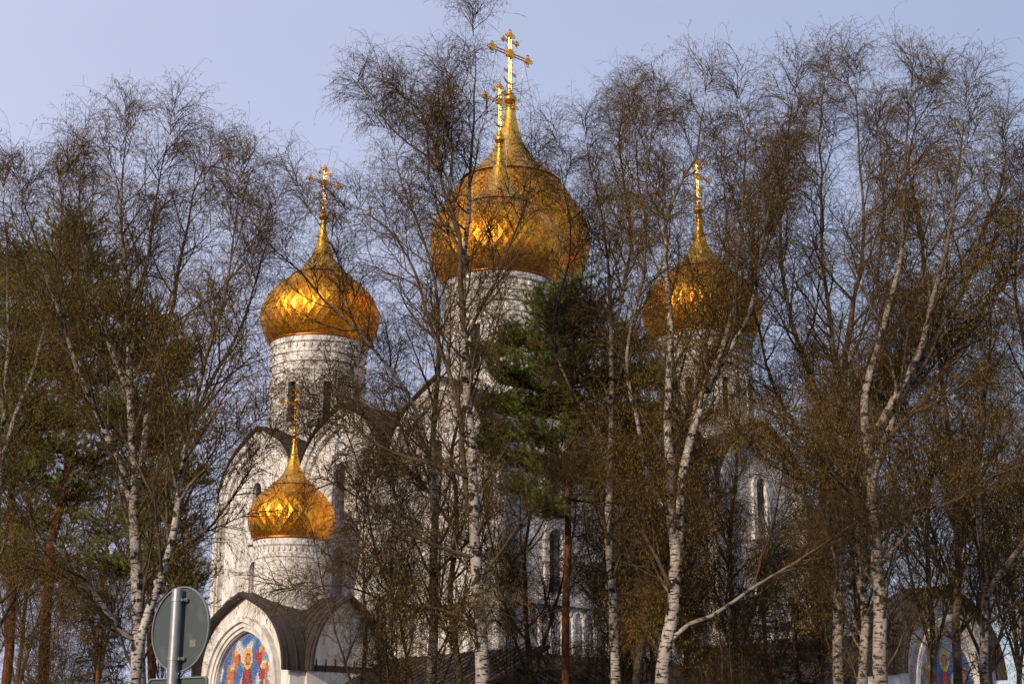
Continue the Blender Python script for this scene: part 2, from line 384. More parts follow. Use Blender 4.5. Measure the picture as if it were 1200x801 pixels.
rngd = random.Random(5)
def dome(cx, cy, zr, S, HS, ntile, crossL, drum_r, drum_z0, nwin, label, chains=False, fat=0.0):
    """gilded dome: rim at zr, radial scale S, height scale HS"""
    def prof(z):
        k = min(1, max(0, (z - 2.6) / 2.2)); k = k * k * (3 - 2 * k)
        return float(np.interp(z - fat * k, _zz, _rr))
    # --- drum
    bm = bmesh.new(); T = Matrix.Translation((cx, cy, 0))
    dr = drum_r
    H = zr - drum_z0
    ring_ = [(dr, zr - 2.05), (dr + .07, zr - 2.02), (dr + .07, zr - 1.9), (dr, zr - 1.87), (dr, zr - 1.5), (dr + .09, zr - 1.46), (dr + .09, zr - 1.32), (dr, zr - 1.27)] if nwin else []
    pr = [(dr * .80, drum_z0), (dr * 1.05, drum_z0), (dr * 1.05, drum_z0 + .35), (dr, drum_z0 + .45)] + ring_ + [(dr, zr - .95), (dr * 1.03, zr - .9), (dr * 1.03, zr - .7), (dr * 1.0, zr - .65), (dr * 1.01, zr - .40), (dr * 1.06, zr - .3), (dr * 1.06, zr - .02), (dr * .80, zr - .02)]
    lathe(bm, pr + [pr[0]], 64, T)
    bmesh.ops.remove_doubles(bm, verts=bm.verts[:], dist=0.0005)
    drum = from_bm('drum', bm, WHITE, CATH)
    if nwin:
        cut = bmesh.new()
        wz0, wz1 = zr - 5.0, zr - 2.5
        ww = min(.27, dr * .095)
        for i in range(nwin):
            A = T @ Matrix.Rotation(2 * PI * (i + .5) / nwin, 4, 'Z')
            B = A @ Matrix(((0, 1, 0, 0), (1, 0, 0, 0), (0, 0, 1, 0), (0, 0, 0, 1)))
            prism(cut, arch_outline(ww, wz0, wz1, 8), dr * .6, dr * 1.2, B)
        apply_boolean(drum, cut)
    auto_smooth(drum, 25)
    bm = bmesh.new()
    if nwin:
        n = nwin * 2                                                   # arcade of thin colonnettes and round arches
        for i in range(n):
            A = T @ Matrix.Rotation(2 * PI * (i + .5) / n, 4, 'Z')
            chord = 2 * PI * dr / n
            if True:
                C_ = A @ Matrix.Translation((dr, 0, 0))
                lathe(bm, [(.06, wz0 - .5), (.06, wz1 - .3), (.10, wz1 - .25), (.10, wz1 - .12)], 8, C_)
                B = T @ Matrix.Rotation(2 * PI * (i + 1) / n, 4, 'Z') @ Matrix(((0, 1, 0, 0), (1, 0, 0, 0), (0, 0, 1, 0), (0, 0, 0, 1)))
                ro = [(chord * .50 * math.cos(t), wz1 - .12 + chord * .50 * math.sin(t)) for t in np.linspace(0, PI, 11)]
                ri = [(chord * .36 * math.cos(t), wz1 - .12 + chord * .36 * math.sin(t)) for t in np.linspace(0, PI, 11)]
                band(bm, ro, ri, dr * .97, dr * 1.0 + .06, B)
        lathe(bm, [(dr * .995, wz1 - .2), (dr + .022, wz1 - .18), (dr + .022, wz1 - .04), (dr * .995, wz1 - .02)], 64, T)
        m = nwin * 5                                                   # dentils under the cornice
        for i in range(m):
            A = T @ Matrix.Rotation(2 * PI * i / m, 4, 'Z')
            box(bm, dr * .99, dr * 1.045, -.07, .07, zr - .62, zr - .41, A)
        from_bm('arcade', bm, WHITE, drum)
        bm = bmesh.new(); lathe(bm, [(dr * .86, wz0 - .3), (dr * .86, wz1 + .3)], 48, T); from_bm('window_glass', bm, GLASS, drum)
    else:
        bm.free()
        bm = bmesh.new(); m = 40
        for i in range(m):
            A = T @ Matrix.Rotation(2 * PI * i / m, 4, 'Z')
            box(bm, dr * .99, dr * 1.045, -.05, .05, zr - .62, zr - .41, A)
        lathe(bm, [(dr * .995, zr - .52), (dr * 1.012, zr - .50), (dr * 1.012, zr - .44), (dr * .995, zr - .42)], 40, T)
        from_bm('dentil_band', bm, WHITE, drum)
    # --- rhombic tiles on the bulb
    zs = [0.0]; z = 0.0
    step = 2 * PI * 3.3 / ntile * .52
    zcap = 4.55
    while z < zcap:
        r0 = prof(z); dzr = (prof(z + .02) - prof(z)) / .02
        loc = 2 * PI * r0 / ntile * .62 + .10
        z += loc / math.sqrt(1 + dzr * dzr); zs.append(z)
    nr = len(zs)
    P = {}
    def lat(i, j, off):
        z_ = max(zs[j], 0.0); r_ = prof(z_) * S + off
        a = 2 * PI * (i * .5) / ntile
        return (cx + r_ * math.cos(a), cy + r_ * math.sin(a), zr + z_ * HS)
    bm = bmesh.new(); lay = bm.loops.layers.float_color.new('rnd') if False else None
    rnd = []
    for j in range(0, nr):
        for i in range(2 * ntile):
            if (i + j) % 2: continue
            # diamond: centre column i, rows j-1..j+1
            jb, jt = max(j - 1, 0), min(j + 1, nr - 1)
            if j == nr - 1 and jb == jt: continue
            e = [rngd.uniform(-.011, .011) * S for _ in range(4)]
            off = 0.022 * S
            b0 = lat(i, jb, off * 1.15 + e[0]); l0 = lat(i - 1, j, off + e[1]); r0 = lat(i + 1, j, off + e[2]); t0 = lat(i, jt, off * .85 + e[3])
            if j == 0:
                vs = [l0, r0, t0]
            elif j == nr - 1:
                vs = [b0, r0, l0]
            else: vs = [b0, r0, t0, l0]
            cen = Vector((0, 0, 0))
            for v_ in vs: cen += Vector(v_)
            cen /= len(vs)
            nv = [bm.verts.new(cen + (Vector(v_) - cen) * .985) for v_ in vs]
            bm.faces.new(nv); rnd.append(min(1, max(0, rngd.gauss(.5, .22))))
    me = bpy.data.meshes.new('dome'); bm.to_mesh(me); bm.free()
    at_ = me.attributes.new('rnd', 'FLOAT', 'FACE'); at_.data.foreach_set('value', rnd)
    me.materials.append(GOLD)
    D = link_mesh('dome', me, CATH)
    if label: D['label'] = label
    bm = bmesh.new(); lathe(bm, [(prof(z_) * S - .05 * min(1, z_ + .1) * S, zr + z_ * HS) for z_ in np.linspace(0, 4.9, 30)], 72, T)
    us = from_bm('dome_underlay', bm, UNDER, D, True)
    bm = bmesh.new()
    lathe(bm, [(prof(0) * S * .93, zr - .02), (prof(0) * S + .05, zr - .02), (prof(0) * S + .10, zr + .02), (prof(0) * S + .10, zr + .10), (prof(0) * S + .02, zr + .16)], 72, T)
    from_bm('rim', bm, COPPER, D, True)
    # --- ribbed sheet neck above the tiles
    bm = bmesh.new(); n = 40; rings = []
    zz = list(np.linspace(4.25, 7.6, 26))
    for q, z_ in enumerate(zz):
        ring = []
        for i in range(n * 2):
            f = 1.0 + ((.035 if i % 2 == 0 else -.02) * (1 - q / 30) if q else .03)
            r_ = prof(z_) * S * f + .05 * S * (1 if q == 0 else .8) * (1 - .6 * q / 26)
            a = PI * i / n
            ring.append(bm.verts.new((cx + r_ * math.cos(a), cy + r_ * math.sin(a), zr + z_ * HS)))
        rings.append(ring)
    for j in range(len(rings) - 1):
        for i in range(2 * n): bm.faces.new((rings[j][i], rings[j][(i + 1) % (2 * n)], rings[j + 1][(i + 1) % (2 * n)], rings[j + 1][i]))
    nk = from_bm('neck', bm, GOLD2, D); auto_smooth(nk, 60)
    zt = zr + 7.6 * HS; u = S
    bm = bmesh.new()
    lathe(bm, [(.15 * u, zt - .1), (.22 * u, zt), (.22 * u, zt + .06), (.14 * u, zt + .12), (.16 * u, zt + .2)] , 16, T)
    ball(bm, (cx, cy, zt + .2 + .27 * u), .29 * u, 16, 1, 1, .9)
    lathe(bm, [(.13 * u, zt + .2 + .5 * u), (.18 * u, zt + .24 + .5 * u), (.10 * u, zt + .34 + .5 * u), (.08 * u, zt + .5 + .5 * u)], 12, T)
    from_bm('finial', bm, GOLD2, D, True)
    z0 = zt + .2 + .5 * u
    bm = make_cross(crossL); bmesh.ops.translate(bm, verts=bm.verts[:], vec=(cx, cy, z0))
    from_bm('cross', bm, GOLD2, D)
    if chains:
        s = crossL / 3.6
        for sx, dy in ((-1, -1), (-1, 1), (1, -1), (1, 1)):
            bm = bmesh.new(); p = Vector((cx + sx * .95 * s, cy, z0 + 2.2 * s)); zc = 4.6
            q = Vector((cx + sx * 1.25 * S, cy + dy * 1.25 * S, zr + 4.5 * HS))
            for i in range(40):
                a, b_ = i / 40, (i + .8) / 40
                pa, pb = p.lerp(q, a), p.lerp(q, b_); pa.z -= .35 * math.sin(PI * a); pb.z -= .35 * math.sin(PI * b_)
                rod(bm, pa, pb, .018 if i % 4 else .03, 4)
            from_bm('chain', bm, CHAINM, D)
    return D
a_ = 8.0
dome(-a_, a_, 25.6, 1.03, 1.02, 42, 3.1, 2.74, 18.0, 8, 'left onion dome with warm sun highlight on a white drum', True)
dome(-a_, -a_, 25.6, 1.03, 1.02, 42, 3.1, 2.74, 18.0, 8, 'front onion dome overlapping the great dome', True)
dome(a_, -a_, 25.6, 1.03, 1.02, 42, 3.1, 2.74, 18.0, 8, 'right onion dome half hidden by birch stems', True)
dome(a_, a_, 25.6, 1.03, 1.02, 42, 3.1, 2.74, 18.0, 8, None)
dome(0, 0, 29.3, 1.40, 1.50, 58, 4.4, 3.75, 20.6, 12, 'largest central onion dome with the tallest cross', True, fat=.42)

# ------- front vestibule with its own small dome, left facade (-X)
VY = -0.3
def porch(M, half, depth, spr, kh, mosaic_w, mosaic_z0, mosaic_h, seed, side_gable=True):
    """M maps (u along the facade, d outward, z)"""
    P = from_bm_dummy = None
    bm = bmesh.new()
    prism(bm, [(-half, -.5), (half, -.5)] + keel(half, kh, spr)[::-1], 0.45, depth, M)
    bmesh.ops.remove_doubles(bm, verts=bm.verts[:], dist=.001)
    P = from_bm('porch', bm, WHITE, CATH)
    cut = bmesh.new()
    arch = [(-mosaic_w, mosaic_z0), (mosaic_w, mosaic_z0)] + keel(mosaic_w, mosaic_h * .55, mosaic_z0 + mosaic_h * .45, .035)[::-1]
    prism(cut, arch, depth - .28, depth + .5, M)
    apply_boolean(P, cut)
    bm = bmesh.new()
    # archivolt rolls round the icon
    for (a, b_, d) in ((.04, .20, .10), (.20, .42, .20), (.42, .66, .34)):
        o1 = [(mosaic_w + b_, mosaic_z0 - .6)] + keel(mosaic_w + b_, mosaic_h * .55 + b_ * 1.1, mosaic_z0 + mosaic_h * .45, .035)[::-1] + [(-mosaic_w - b_, mosaic_z0 - .6)]
        i1 = [(mosaic_w + a, mosaic_z0 - .6)] + keel(mosaic_w + a, mosaic_h * .55 + a * 1.1, mosaic_z0 + mosaic_h * .45, .035)[::-1] + [(-mosaic_w - a, mosaic_z0 - .6)]
        band(bm, o1, i1, depth, depth + d, M)
    from_bm('archivolt', bm, WHITE, P)
    bm = bmesh.new()
    band(bm, keel(half + .14, kh + .14, spr), keel(half - .0, kh + .01, spr), .46, depth + .5, M)
    s = .8
    while s < depth + .45:
        band(bm, keel(half + .19, kh + .185, spr), keel(half + .13, kh + .13, spr), s, s + .05, M); s += .55
    if side_gable:
        h2 = (depth - 1.3) / 2
        Q = M @ Matrix.Translation((0, .45 + h2, 0)) @ Matrix.Rotation(PI / 2, 4, 'Z')
        band(bm, keel(h2 + .12, kh * .93 + .14, spr), keel(h2 - .0, kh * .93 + .01, spr), -half - .7, half + .7, Q)
        s = -half - .5
        while s < half + .6:
            band(bm, keel(h2 + .17, kh * .93 + .185, spr), keel(h2 + .11, kh * .93 + .13, spr), s, s + .05, Q); s += .55
    rf = from_bm('porch_roof', bm, ROOF, P); auto_smooth(rf, 30)
    if side_gable:
        bm = bmesh.new(); prism(bm, [(-h2 + .02, 0)] + [(h2 - .02, 0)] + keel(h2 - .02, kh * .93, spr)[::-1], -half - .12, half + .12, Q)
        bmesh.ops.remove_doubles(bm, verts=bm.verts[:], dist=.001)
        from_bm('side_gable', bm, WHITE, P)
    mosaic(M, mosaic_w, mosaic_z0, mosaic_h, depth - .2, seed, P)
    return P

def mosaic(M, w, z0, h, d, seed, parent):
    """tesserae: a standing figure in red with a white veil, clouds, and orange-winged figures on blue"""
    rg = random.Random(seed)
    kk = keel(w, h * .55, z0 + h * .45, .035)
    ku = [p[0] for p in kk]; kz = [p[1] for p in kk]
    n = 64; t = 2 * w / n; bm = bmesh.new(); cols = []
    pal = dict(sky=(.035, .14, .42), pale=(.12, .32, .55), deep=(.05, .10, .30), cloud=(.62, .62, .64), red=(.34, .025, .02), dark=(.16, .015, .02), gold=(.75, .45, .06), org=(.50, .17, .03), veil=(.72, .70, .66), skin=(.5, .28, .15), blue=(.04, .08, .32), green=(.10, .22, .10), edge=(.22, .20, .33))
    def E(x, y, cx, cy, a, b_): return ((x - cx) / a) ** 2 + ((y - cy) / b_) ** 2 < 1
    ang = [(-.42, .80, -1), (.42, .82, 1), (-.62, .52, -1), (.60, .50, 1), (-.74, .22, -1), (.74, .24, 1), (.55, .66, 1), (-.56, .66, -1)]
    def colour(x, y):        # x -1..1, y 0..1.2
        top = float(np.interp(x * w, ku, kz)); edge = (top - z0 - y * h)
        if edge < .18 or abs(x) > .95: return 'edge'
        if E(x, y, 0, .735, .085, .06): return 'skin' if E(x, y, 0, .73, .055, .045) else 'red'
        if E(x, y, 0, .74, .16, .105): return 'gold'
        if y < .70 and abs(x) < .11 + (.70 - y) * .42 and y > .34:
            if .36 < y < .47 and abs(y - .36 - .25 * x * x * 4) < .07: return 'veil'
            return 'dark' if math.sin(x * 26 + y * 9) > .55 else 'red'
        if E(x, y, 0, .45, .42, .10) and not E(x, y, 0, .54, .36, .10): return 'veil'
        if y <= .34 and abs(x) < .22: return 'blue' if abs(x) < .12 else 'red'
        for (ax, ay, sg) in ang:
            if E(x, y, ax, ay, .04, .035): return 'gold'
            if E(x, y, ax - .02 * sg, ay - .09, .075, .085): return 'red' if sg > 0 else 'org'
            if E(x, y, ax + .10 * sg, ay - .04, .055, .075): return 'org'
            if E(x, y, ax - .11 * sg, ay - .07, .06, .055): return 'red'
        c = math.sin(x * 7 + 3 * y + seed) + math.sin(y * 17 - 4 * x) + .8 * math.sin(x * 13 - y * 8 + 1)
        if c > .55: return 'cloud'
        return 'pale' if c > .1 else ('sky' if abs(x) < .75 else 'deep')
    j = 0; z = z0
    while z < z0 + h * 1.02:
        for i in range(n):
            u = -w + (i + .5) * t
            if z + t > float(np.interp(u, ku, kz)) + .02: continue
            g = t * .44; q = [rg.uniform(-.12, .12) * t for _ in range(2)]
            dd = d + rg.uniform(0, .006)
            v = [bm.verts.new(M @ Vector((u + a * g + q[0], dd, z + t / 2 + b_ * g + q[1]))) for a, b_ in ((-1, -1), (1, -1), (1, 1), (-1, 1))]
            bm.faces.new(v)
            c = pal[colour(u / w, (z - z0) / h)]; k = rg.uniform(.75, 1.2)
            cols += [c[0] * k, c[1] * k, c[2] * k, 1.0]
        z += t
    me = bpy.data.meshes.new('mosaic'); bm.to_mesh(me); bm.free()
    a = me.attributes.new('tess', 'FLOAT_COLOR', 'FACE'); a.data.foreach_set('color', cols)
    me.materials.append(TESS)
    link_mesh('mosaic', me, parent)
    bm = bmesh.new(); prism(bm, [(-w, z0), (w, z0)] + kk[::-1], d - .06, d - .006, M)
    bmesh.ops.remove_doubles(bm, verts=bm.verts[:], dist=.001)
    from_bm('mosaic_bed', bm, GROUT, parent)
TESS, N_, L_, B_ = new_mat('mosaic_tesserae', .45, spec=.4)
_a = N_.new('ShaderNodeAttribute'); _a.attribute_name = 'tess'; L_.new(_a.outputs['Color'], B_.inputs['Base Color'])
GROUT, _n, _l, _b = new_mat('mosaic_grout', .9, 0, (.30, .30, .34))

MP = None
MP = Matrix.Rotation(-PI / 2, 4, 'Z') @ Matrix.Translation((-VY - .3, -W2, 0)) @ Matrix.Diagonal((1, -1, 1, 1))
porch(MP, 3.9, 5.5, 6.0, 3.75, 2.55, 3.0, 5.0, 1)
d_ = dome(-W2 - 3.3, VY, 12.5, .64, .67, 28, 2.4, 1.74, 8.4, 0, 'small low onion dome above the mosaic porch')

# ------- galleries with brown lean-to roofs
def gallery(M, u0, u1, d0, d1, zt, ze):
    bm = bmesh.new(); box(bm, u0, u1, d0, d1 - .4, -.5, ze - .15, M)
    g = from_bm('gallery', bm, WHITE, CATH)
    cut = bmesh.new(); u = u0 + 1.6
    ws = []
    while u < u1 - 1.2:
        prism(cut, arch_outline(.5, 1.6, 4.2, 8, u), d1 - .9, d1 + .3, M); ws.append(u); u += 2.4
    if ws: apply_boolean(g, cut)
    else: cut.free()
    bm = bmesh.new()
    def q(u, d, z): return M @ Vector((u, d, z))
    n = int((u1 - u0) / .5)
    P = [(d0 - .02, zt - .12), (d0 - .02, zt), (d1 + .35, ze), (d1 + .35, ze - .12)]
    prism(bm, [(0, 0)] * 0 + [(d, z) for d, z in P], u0 - .1, u1 + .1, M @ Matrix(((0, 1, 0, 0), (1, 0, 0, 0), (0, 0, 1, 0), (0, 0, 0, 1))))
    for i in range(n + 1):
        uu = u0 + (u1 - u0) * i / n
        P2 = [(d0, zt + .003), (d0, zt + .055), (d1 + .33, ze + .058), (d1 + .33, ze + .003)]
        prism(bm, P2, uu - .02, uu + .02, M @ Matrix(((0, 1, 0, 0), (1, 0, 0, 0), (0, 0, 1, 0), (0, 0, 0, 1))))
    from_bm('gallery_roof', bm, ROOF, g)
    for u in ws:
        bm = bmesh.new(); box(bm, u - .5, u + .5, d1 - .85, d1 - .8, 1.6, 4.2, M); from_bm('window', bm, GLASS, g)
ML = Matrix.Rotation(-PI / 2, 4, 'Z') @ Matrix.Translation((0, -W2, 0)) @ Matrix.Diagonal((1, -1, 1, 1))
MR = face_matrix(0)
gallery(ML, 4.95, W2 + 4.2, .46, 4.2, 6.7, 4.7)
gallery(ML, -W2, -2.95, .46, 3.0, 6.4, 4.8)
gallery(MR, -W2 - 0.4, -.2, .46, 4.2, 6.7, 4.7)
# right wing and its mosaic porch
MW = MR @ Matrix.Translation((2.5, 0, 0))
bm = bmesh.new(); box(bm, -3.6, 3.6, .5, 12.0, -.5, 5.0, MW); from_bm('wing', bm, WHITE, CATH)
bm = bmesh.new()
prism(bm, [(-4.0, 4.8), (4.0, 4.8), (4.0, 5.0), (0, 7.6), (-4.0, 5.0)], .5, 12.0, MW)
for i in range(20):
    s = .6 + i * .6
    prism(bm, [(-4.0, 5.04), (0, 7.66), (4.0, 5.04), (0, 7.5)], s, s + .04, MW)
from_bm('wing_roof', bm, ROOF, CATH)
MQ = MW @ Matrix.Translation((0, 11.8, 0))
porch(MQ, 3.9, 2.6, 5.5, 3.9, 2.4, 2.6, 4.9, 4, False)
# low apses on the far right wall
bm = bmesh.new()
for yy, rr, hh in ((-7.4, 4.1, 12.6), (0, 4.6, 14.2), (7.4, 4.1, 12.6)):
    T = Matrix.Translation((W2 + 1.2, yy, 0))
    lathe(bm, [(rr, -.5), (rr, hh - 1.3), (rr + .12, hh - 1.25), (rr + .12, hh - 1.0), (rr, hh - .95), (rr, hh - .4), (rr + .2, hh - .3), (rr + .2, hh), (.1, hh)], 40, T)
ap = from_bm('apse', bm, WHITE, CATH); auto_smooth(ap, 30)
bm = bmesh.new()
for yy, rr, hh in ((-7.4, 4.1, 12.6), (0, 4.6, 14.2), (7.4, 4.1, 12.6)):
    T = Matrix.Translation((W2 + 1.2, yy, 0))
    lathe(bm, [(rr + .35, hh + .01), (rr + .35, hh + .1), (rr * .8, hh + 1.0), (rr * .4, hh + 1.8), (.05, hh + 2.2)], 40, T)
from_bm('apse_roof', bm, ROOF, CATH, True)

# ================================================================== TREES
def unit(v): return v / np.maximum(np.linalg.norm(v, axis=-1, keepdims=True), 1e-9)
def perp_frame(T):
    """two unit vectors orthogonal to each row of T"""
    ref = np.where(np.abs(T[..., 2:3]) > .9, np.array([1., 0, 0]), np.array([0, 0, 1.]))
    U = unit(np.cross(T, ref)); V = np.cross(T, U); return U, V
def tubes(P, Rr, S):
    """P (N,K,3), Rr (N,K): verts, quads (as index array), per-vertex radius"""
    N, K, _ = P.shape
    T = np.empty_like(P); T[:, 1:-1] = P[:, 2:] - P[:, :-2]; T[:, 0] = P[:, 1] - P[:, 0]; T[:, -1] = P[:, -1] - P[:, -2]; T = unit(T)
    D = unit(P[:, -1] - P[:, 0]); U0, _ = perp_frame(D)
    U = unit(U0[:, None, :] - T * np.sum(U0[:, None, :] * T, -1, keepdims=True)); V = np.cross(T, U)
    a = np.arange(S) * 2 * PI / S
    ring = P[:, :, None, :] + Rr[:, :, None, None] * (np.cos(a)[None, None, :, None] * U[:, :, None, :] + np.sin(a)[None, None, :, None] * V[:, :, None, :])
    verts = ring.reshape(-1, 3)
    base = (np.arange(N) * K * S)[:, None, None]
    k = np.arange(K - 1)[None, :, None]; s = np.arange(S)[None, None, :]
    i0 = base + k * S + s; i1 = base + k * S + (s + 1) % S
    quads = np.stack([i0, i1, i1 + S, i0 + S], -1).reshape(-1, 4)
    return verts, quads, np.repeat(Rr.reshape(-1), S)
class Batch:
    def __init__(s): s.v = []; s.f = []; s.r = []; s.a = []; s.n = 0
    def add(s, verts, faces, rad, att=0.0):
        s.v.append(verts); s.f.append(faces + s.n); s.r.append(rad); s.a.append(np.full(len(verts), att) if np.isscalar(att) else att); s.n += len(verts)
    def tube(s, P, Rr, S, att=0.0):
        if len(P) == 0: return
        v, f, r = tubes(P, Rr, S)
        if not np.isscalar(att): att = np.repeat(np.asarray(att), P.shape[1] * S)
        s.add(v, f, r, att)
    def build(s, name, mat, parent=None, smooth=True):
        if not s.v: return None
        v = np.concatenate(s.v).astype(np.float32)
        sizes = [f.shape[1] for f in s.f]
        loops = np.concatenate([f.reshape(-1) for f in s.f]).astype(np.int32)
        counts = np.concatenate([np.full(len(f), f.shape[1]) for f in s.f]).astype(np.int32)
        starts = np.concatenate([[0], np.cumsum(counts)[:-1]]).astype(np.int32)
        me = bpy.data.meshes.new(name)
        me.vertices.add(len(v)); me.vertices.foreach_set('co', v.reshape(-1))
        me.loops.add(len(loops)); me.loops.foreach_set('vertex_index', loops)
        me.polygons.add(len(counts)); me.polygons.foreach_set('loop_start', starts)
        try: me.polygons.foreach_set('loop_total', counts)
        except Exception: pass
        if smooth: me.polygons.foreach_set('use_smooth', np.ones(len(counts), dtype=bool))
        me.update(calc_edges=True)
        A = me.attributes.new('rad', 'FLOAT', 'POINT'); A.data.foreach_set('value', np.concatenate(s.r).astype(np.float32))
        A = me.attributes.new('var', 'FLOAT', 'POINT'); A.data.foreach_set('value', np.concatenate(s.a).astype(np.float32))
        me.materials.append(mat)
        return link_mesh(name, me, parent)

def catmull(pts, K, rg=None, jit=0.0):
    pts = np.asarray(pts, float); n = len(pts)
    seg = np.concatenate([[0], np.cumsum(np.linalg.norm(np.diff(pts, axis=0), axis=1))]); tt = np.linspace(0, seg[-1], K)
    ext = np.vstack([2 * pts[0] - pts[1], pts, 2 * pts[-1] - pts[-2]]); out = []
    for t in tt:
        i = min(max(int(np.searchsorted(seg, t, 'right')) - 1, 0), n - 2); u = (t - seg[i]) / max(seg[i + 1] - seg[i], 1e-9)
        a, b, c, d = ext[i], ext[i + 1], ext[i + 2], ext[i + 3]
        out.append(.5 * ((2 * b) + (c - a) * u + (2 * a - 5 * b + 4 * c - d) * u * u + (3 * b - a - 3 * c + d) * u ** 3))
    out = np.array(out)
    if rg is not None and jit > 0:
        e = rg.normal(0, jit, out.shape); e[0] = 0; e = (e + np.roll(e, 1, 0)) / 2; e[:, 2] *= .3; out = out + e
    return out
def grow(O, D, L, K, rg, wig, trop, trop_end=None):
    """grow polylines: tropism blends from trop to trop_end along the shoot (z pull)"""
    N = len(O); P = np.empty((N, K, 3)); P[:, 0] = O; d = unit(D.copy()); st = (L / (K - 1))[:, None]
    te = trop if trop_end is None else trop_end
    for k in range(1, K):
        f = k / (K - 1)
        d = d + rg.normal(0, wig, (N, 3)); d[:, 2] += trop * (1 - f) + te * f; d = unit(d)
        P[:, k] = P[:, k - 1] + d * st
    return P
def sample(P, idx, t):
    K = P.shape[1]; x = t * (K - 1); i = np.clip(x.astype(int), 0, K - 2); f = (x - i)[:, None]
    a, b = P[idx, i], P[idx, i + 1]
    return a * (1 - f) + b * f, unit(b - a)
def spawn(P, n, t0, t1, th0, th1, rg, jitter=.5, idx=None):
    N = len(P); idx = np.repeat(np.arange(N), n) if idx is None else idx
    m = len(idx)
    t = np.tile((np.arange(n) + .5) / n, N) if m == N * n else rg.random(m)
    t = np.clip(t0 + (t1 - t0) * (t + rg.uniform(-jitter, jitter, m) / n), t0, t1)
    o, T = sample(P, idx, t); U, V = perp_frame(T)
    ph = rg.uniform(0, 2 * PI, m)[:, None]; th = rg.uniform(R(th0), R(th1), m)[:, None]
    d = np.cos(th) * T + np.sin(th) * (np.cos(ph) * U + np.sin(ph) * V)
    return idx, t, o, d

def bark_base(m_, N, L, b, c, pale, dark, pscale, thr):
    pass
def mat_birch():
    m, N, L, b = new_mat('birch_bark', .75, spec=.2)
    c = N.new('ShaderNodeTexCoord').outputs['Object']
    rad = N.new('ShaderNodeAttribute'); rad.attribute_name = 'rad'
    var = N.new('ShaderNodeAttribute'); var.attribute_name = 'var'
    dash = noise(N, L, 1.0, 3, .6, c, (5, 5, 26)); patch = noise(N, L, 1.0, 4, .6, c, (5.0, 5.0, 5.5)); tone = noise(N, L, 2.0, 4, .6, c)
    grain = noise(N, L, 30, 3, .6, c)
    white = ramp(N, L, tone.outputs['Fac'], [(.3, (.22, .19, .165)), (.6, (.46, .42, .38))])
    d1 = ramp(N, L, dash.outputs['Fac'], [(.38, (.07, .055, .045)), (.45, (1, 1, 1))])
    d2 = ramp(N, L, patch.outputs['Fac'], [(.41, (.05, .04, .035)), (.47, (1, 1, 1))])
    mx = N.new('ShaderNodeMixRGB'); mx.blend_type = 'MULTIPLY'; mx.inputs[0].default_value = 1; L.new(white.outputs[0], mx.inputs[1]); L.new(d1.outputs[0], mx.inputs[2])
    mx2 = N.new('ShaderNodeMixRGB'); mx2.blend_type = 'MULTIPLY'; mx2.inputs[0].default_value = 1; L.new(mx.outputs[0], mx2.inputs[1]); L.new(d2.outputs[0], mx2.inputs[2])
    brown = ramp(N, L, tone.outputs['Fac'], [(.3, (.040, .027, .016)), (.7, (.115, .082, .048))])
    # bark is white only on stems thicker than a few cm; 'var' = 1 keeps the old dark limbs dark
    mr = N.new('ShaderNodeMapRange'); mr.inputs[1].default_value = .018; mr.inputs[2].default_value = .060; L.new(rad.outputs['Fac'], mr.inputs[0])
    inv = N.new('ShaderNodeMath'); inv.operation = 'SUBTRACT'; inv.inputs[0].default_value = 1; L.new(var.outputs['Fac'], inv.inputs[1])
    mu = N.new('ShaderNodeMath'); mu.operation = 'MULTIPLY'; L.new(mr.outputs[0], mu.inputs[0]); L.new(inv.outputs[0], mu.inputs[1])
    mx3 = N.new('ShaderNodeMixRGB'); L.new(mu.outputs[0], mx3.inputs[0]); L.new(brown.outputs[0], mx3.inputs[1]); L.new(mx2.outputs[0], mx3.inputs[2])
    L.new(mx3.outputs[0], b.inputs['Base Color']); bump(N, L, b, grain.outputs['Fac'], .4, .01)
    return m
def mat_simple(name, stops, scale=3.0, rough=.8, spec=.15, trans=0):
    m, N, L, b = new_mat(name, rough, spec=spec)
    c = N.new('ShaderNodeTexCoord').outputs['Object']; v = N.new('ShaderNodeAttribute'); v.attribute_name = 'var'
    n = noise(N, L, scale, 2, .5, c); ad = N.new('ShaderNodeMath'); ad.operation = 'MULTIPLY_ADD'; ad.inputs[1].default_value = .6
    L.new(n.outputs['Fac'], ad.inputs[0]); mu = N.new('ShaderNodeMath'); mu.operation = 'MULTIPLY'; mu.inputs[1].default_value = .4
    L.new(v.outputs['Fac'], mu.inputs[0]); L.new(mu.outputs[0], ad.inputs[2])
    r = ramp(N, L, ad.outputs[0], stops); L.new(r.outputs[0], b.inputs['Base Color'])
    return m
BARK = mat_birch()
TWIG = mat_simple('birch_twig_bark', [(.2, (.025, .014, .006)), (.5, (.065, .041, .017)), (.8, (.13, .088, .038))], 1.2)
CATKIN = mat_simple('birch_catkin', [(.2, (.15, .078, .010)), (.5, (.28, .165, .018)), (.8, (.34, .25, .035))], .5)
def mat_pine_bark():
    m, N, L, b = new_mat('pine_bark', .85, spec=.1)
    c = N.new('ShaderNodeTexCoord').outputs['Object']
    n = noise(N, L, 1.0, 4, .65, c, (14, 14, 4)); r = ramp(N, L, n.outputs['Fac'], [(.35, (.035, .017, .012)), (.5, (.11, .045, .022)), (.7, (.22, .095, .042))])
    L.new(r.outputs[0], b.inputs['Base Color']); bump(N, L, b, n.outputs['Fac'], .8, .03); return m
PBARK = mat_pine_bark()
NEEDLE = mat_simple('pine_needles', [(.2, (.07, .10, .020)), (.5, (.15, .20, .036)), (.8, (.27, .30, .06))], .8, .6, .3)
SNEEDLE = mat_simple('spruce_needles', [(.2, (.012, .025, .010)), (.5, (.026, .045, .016)), (.8, (.05, .07, .02))], .8, .6, .3)

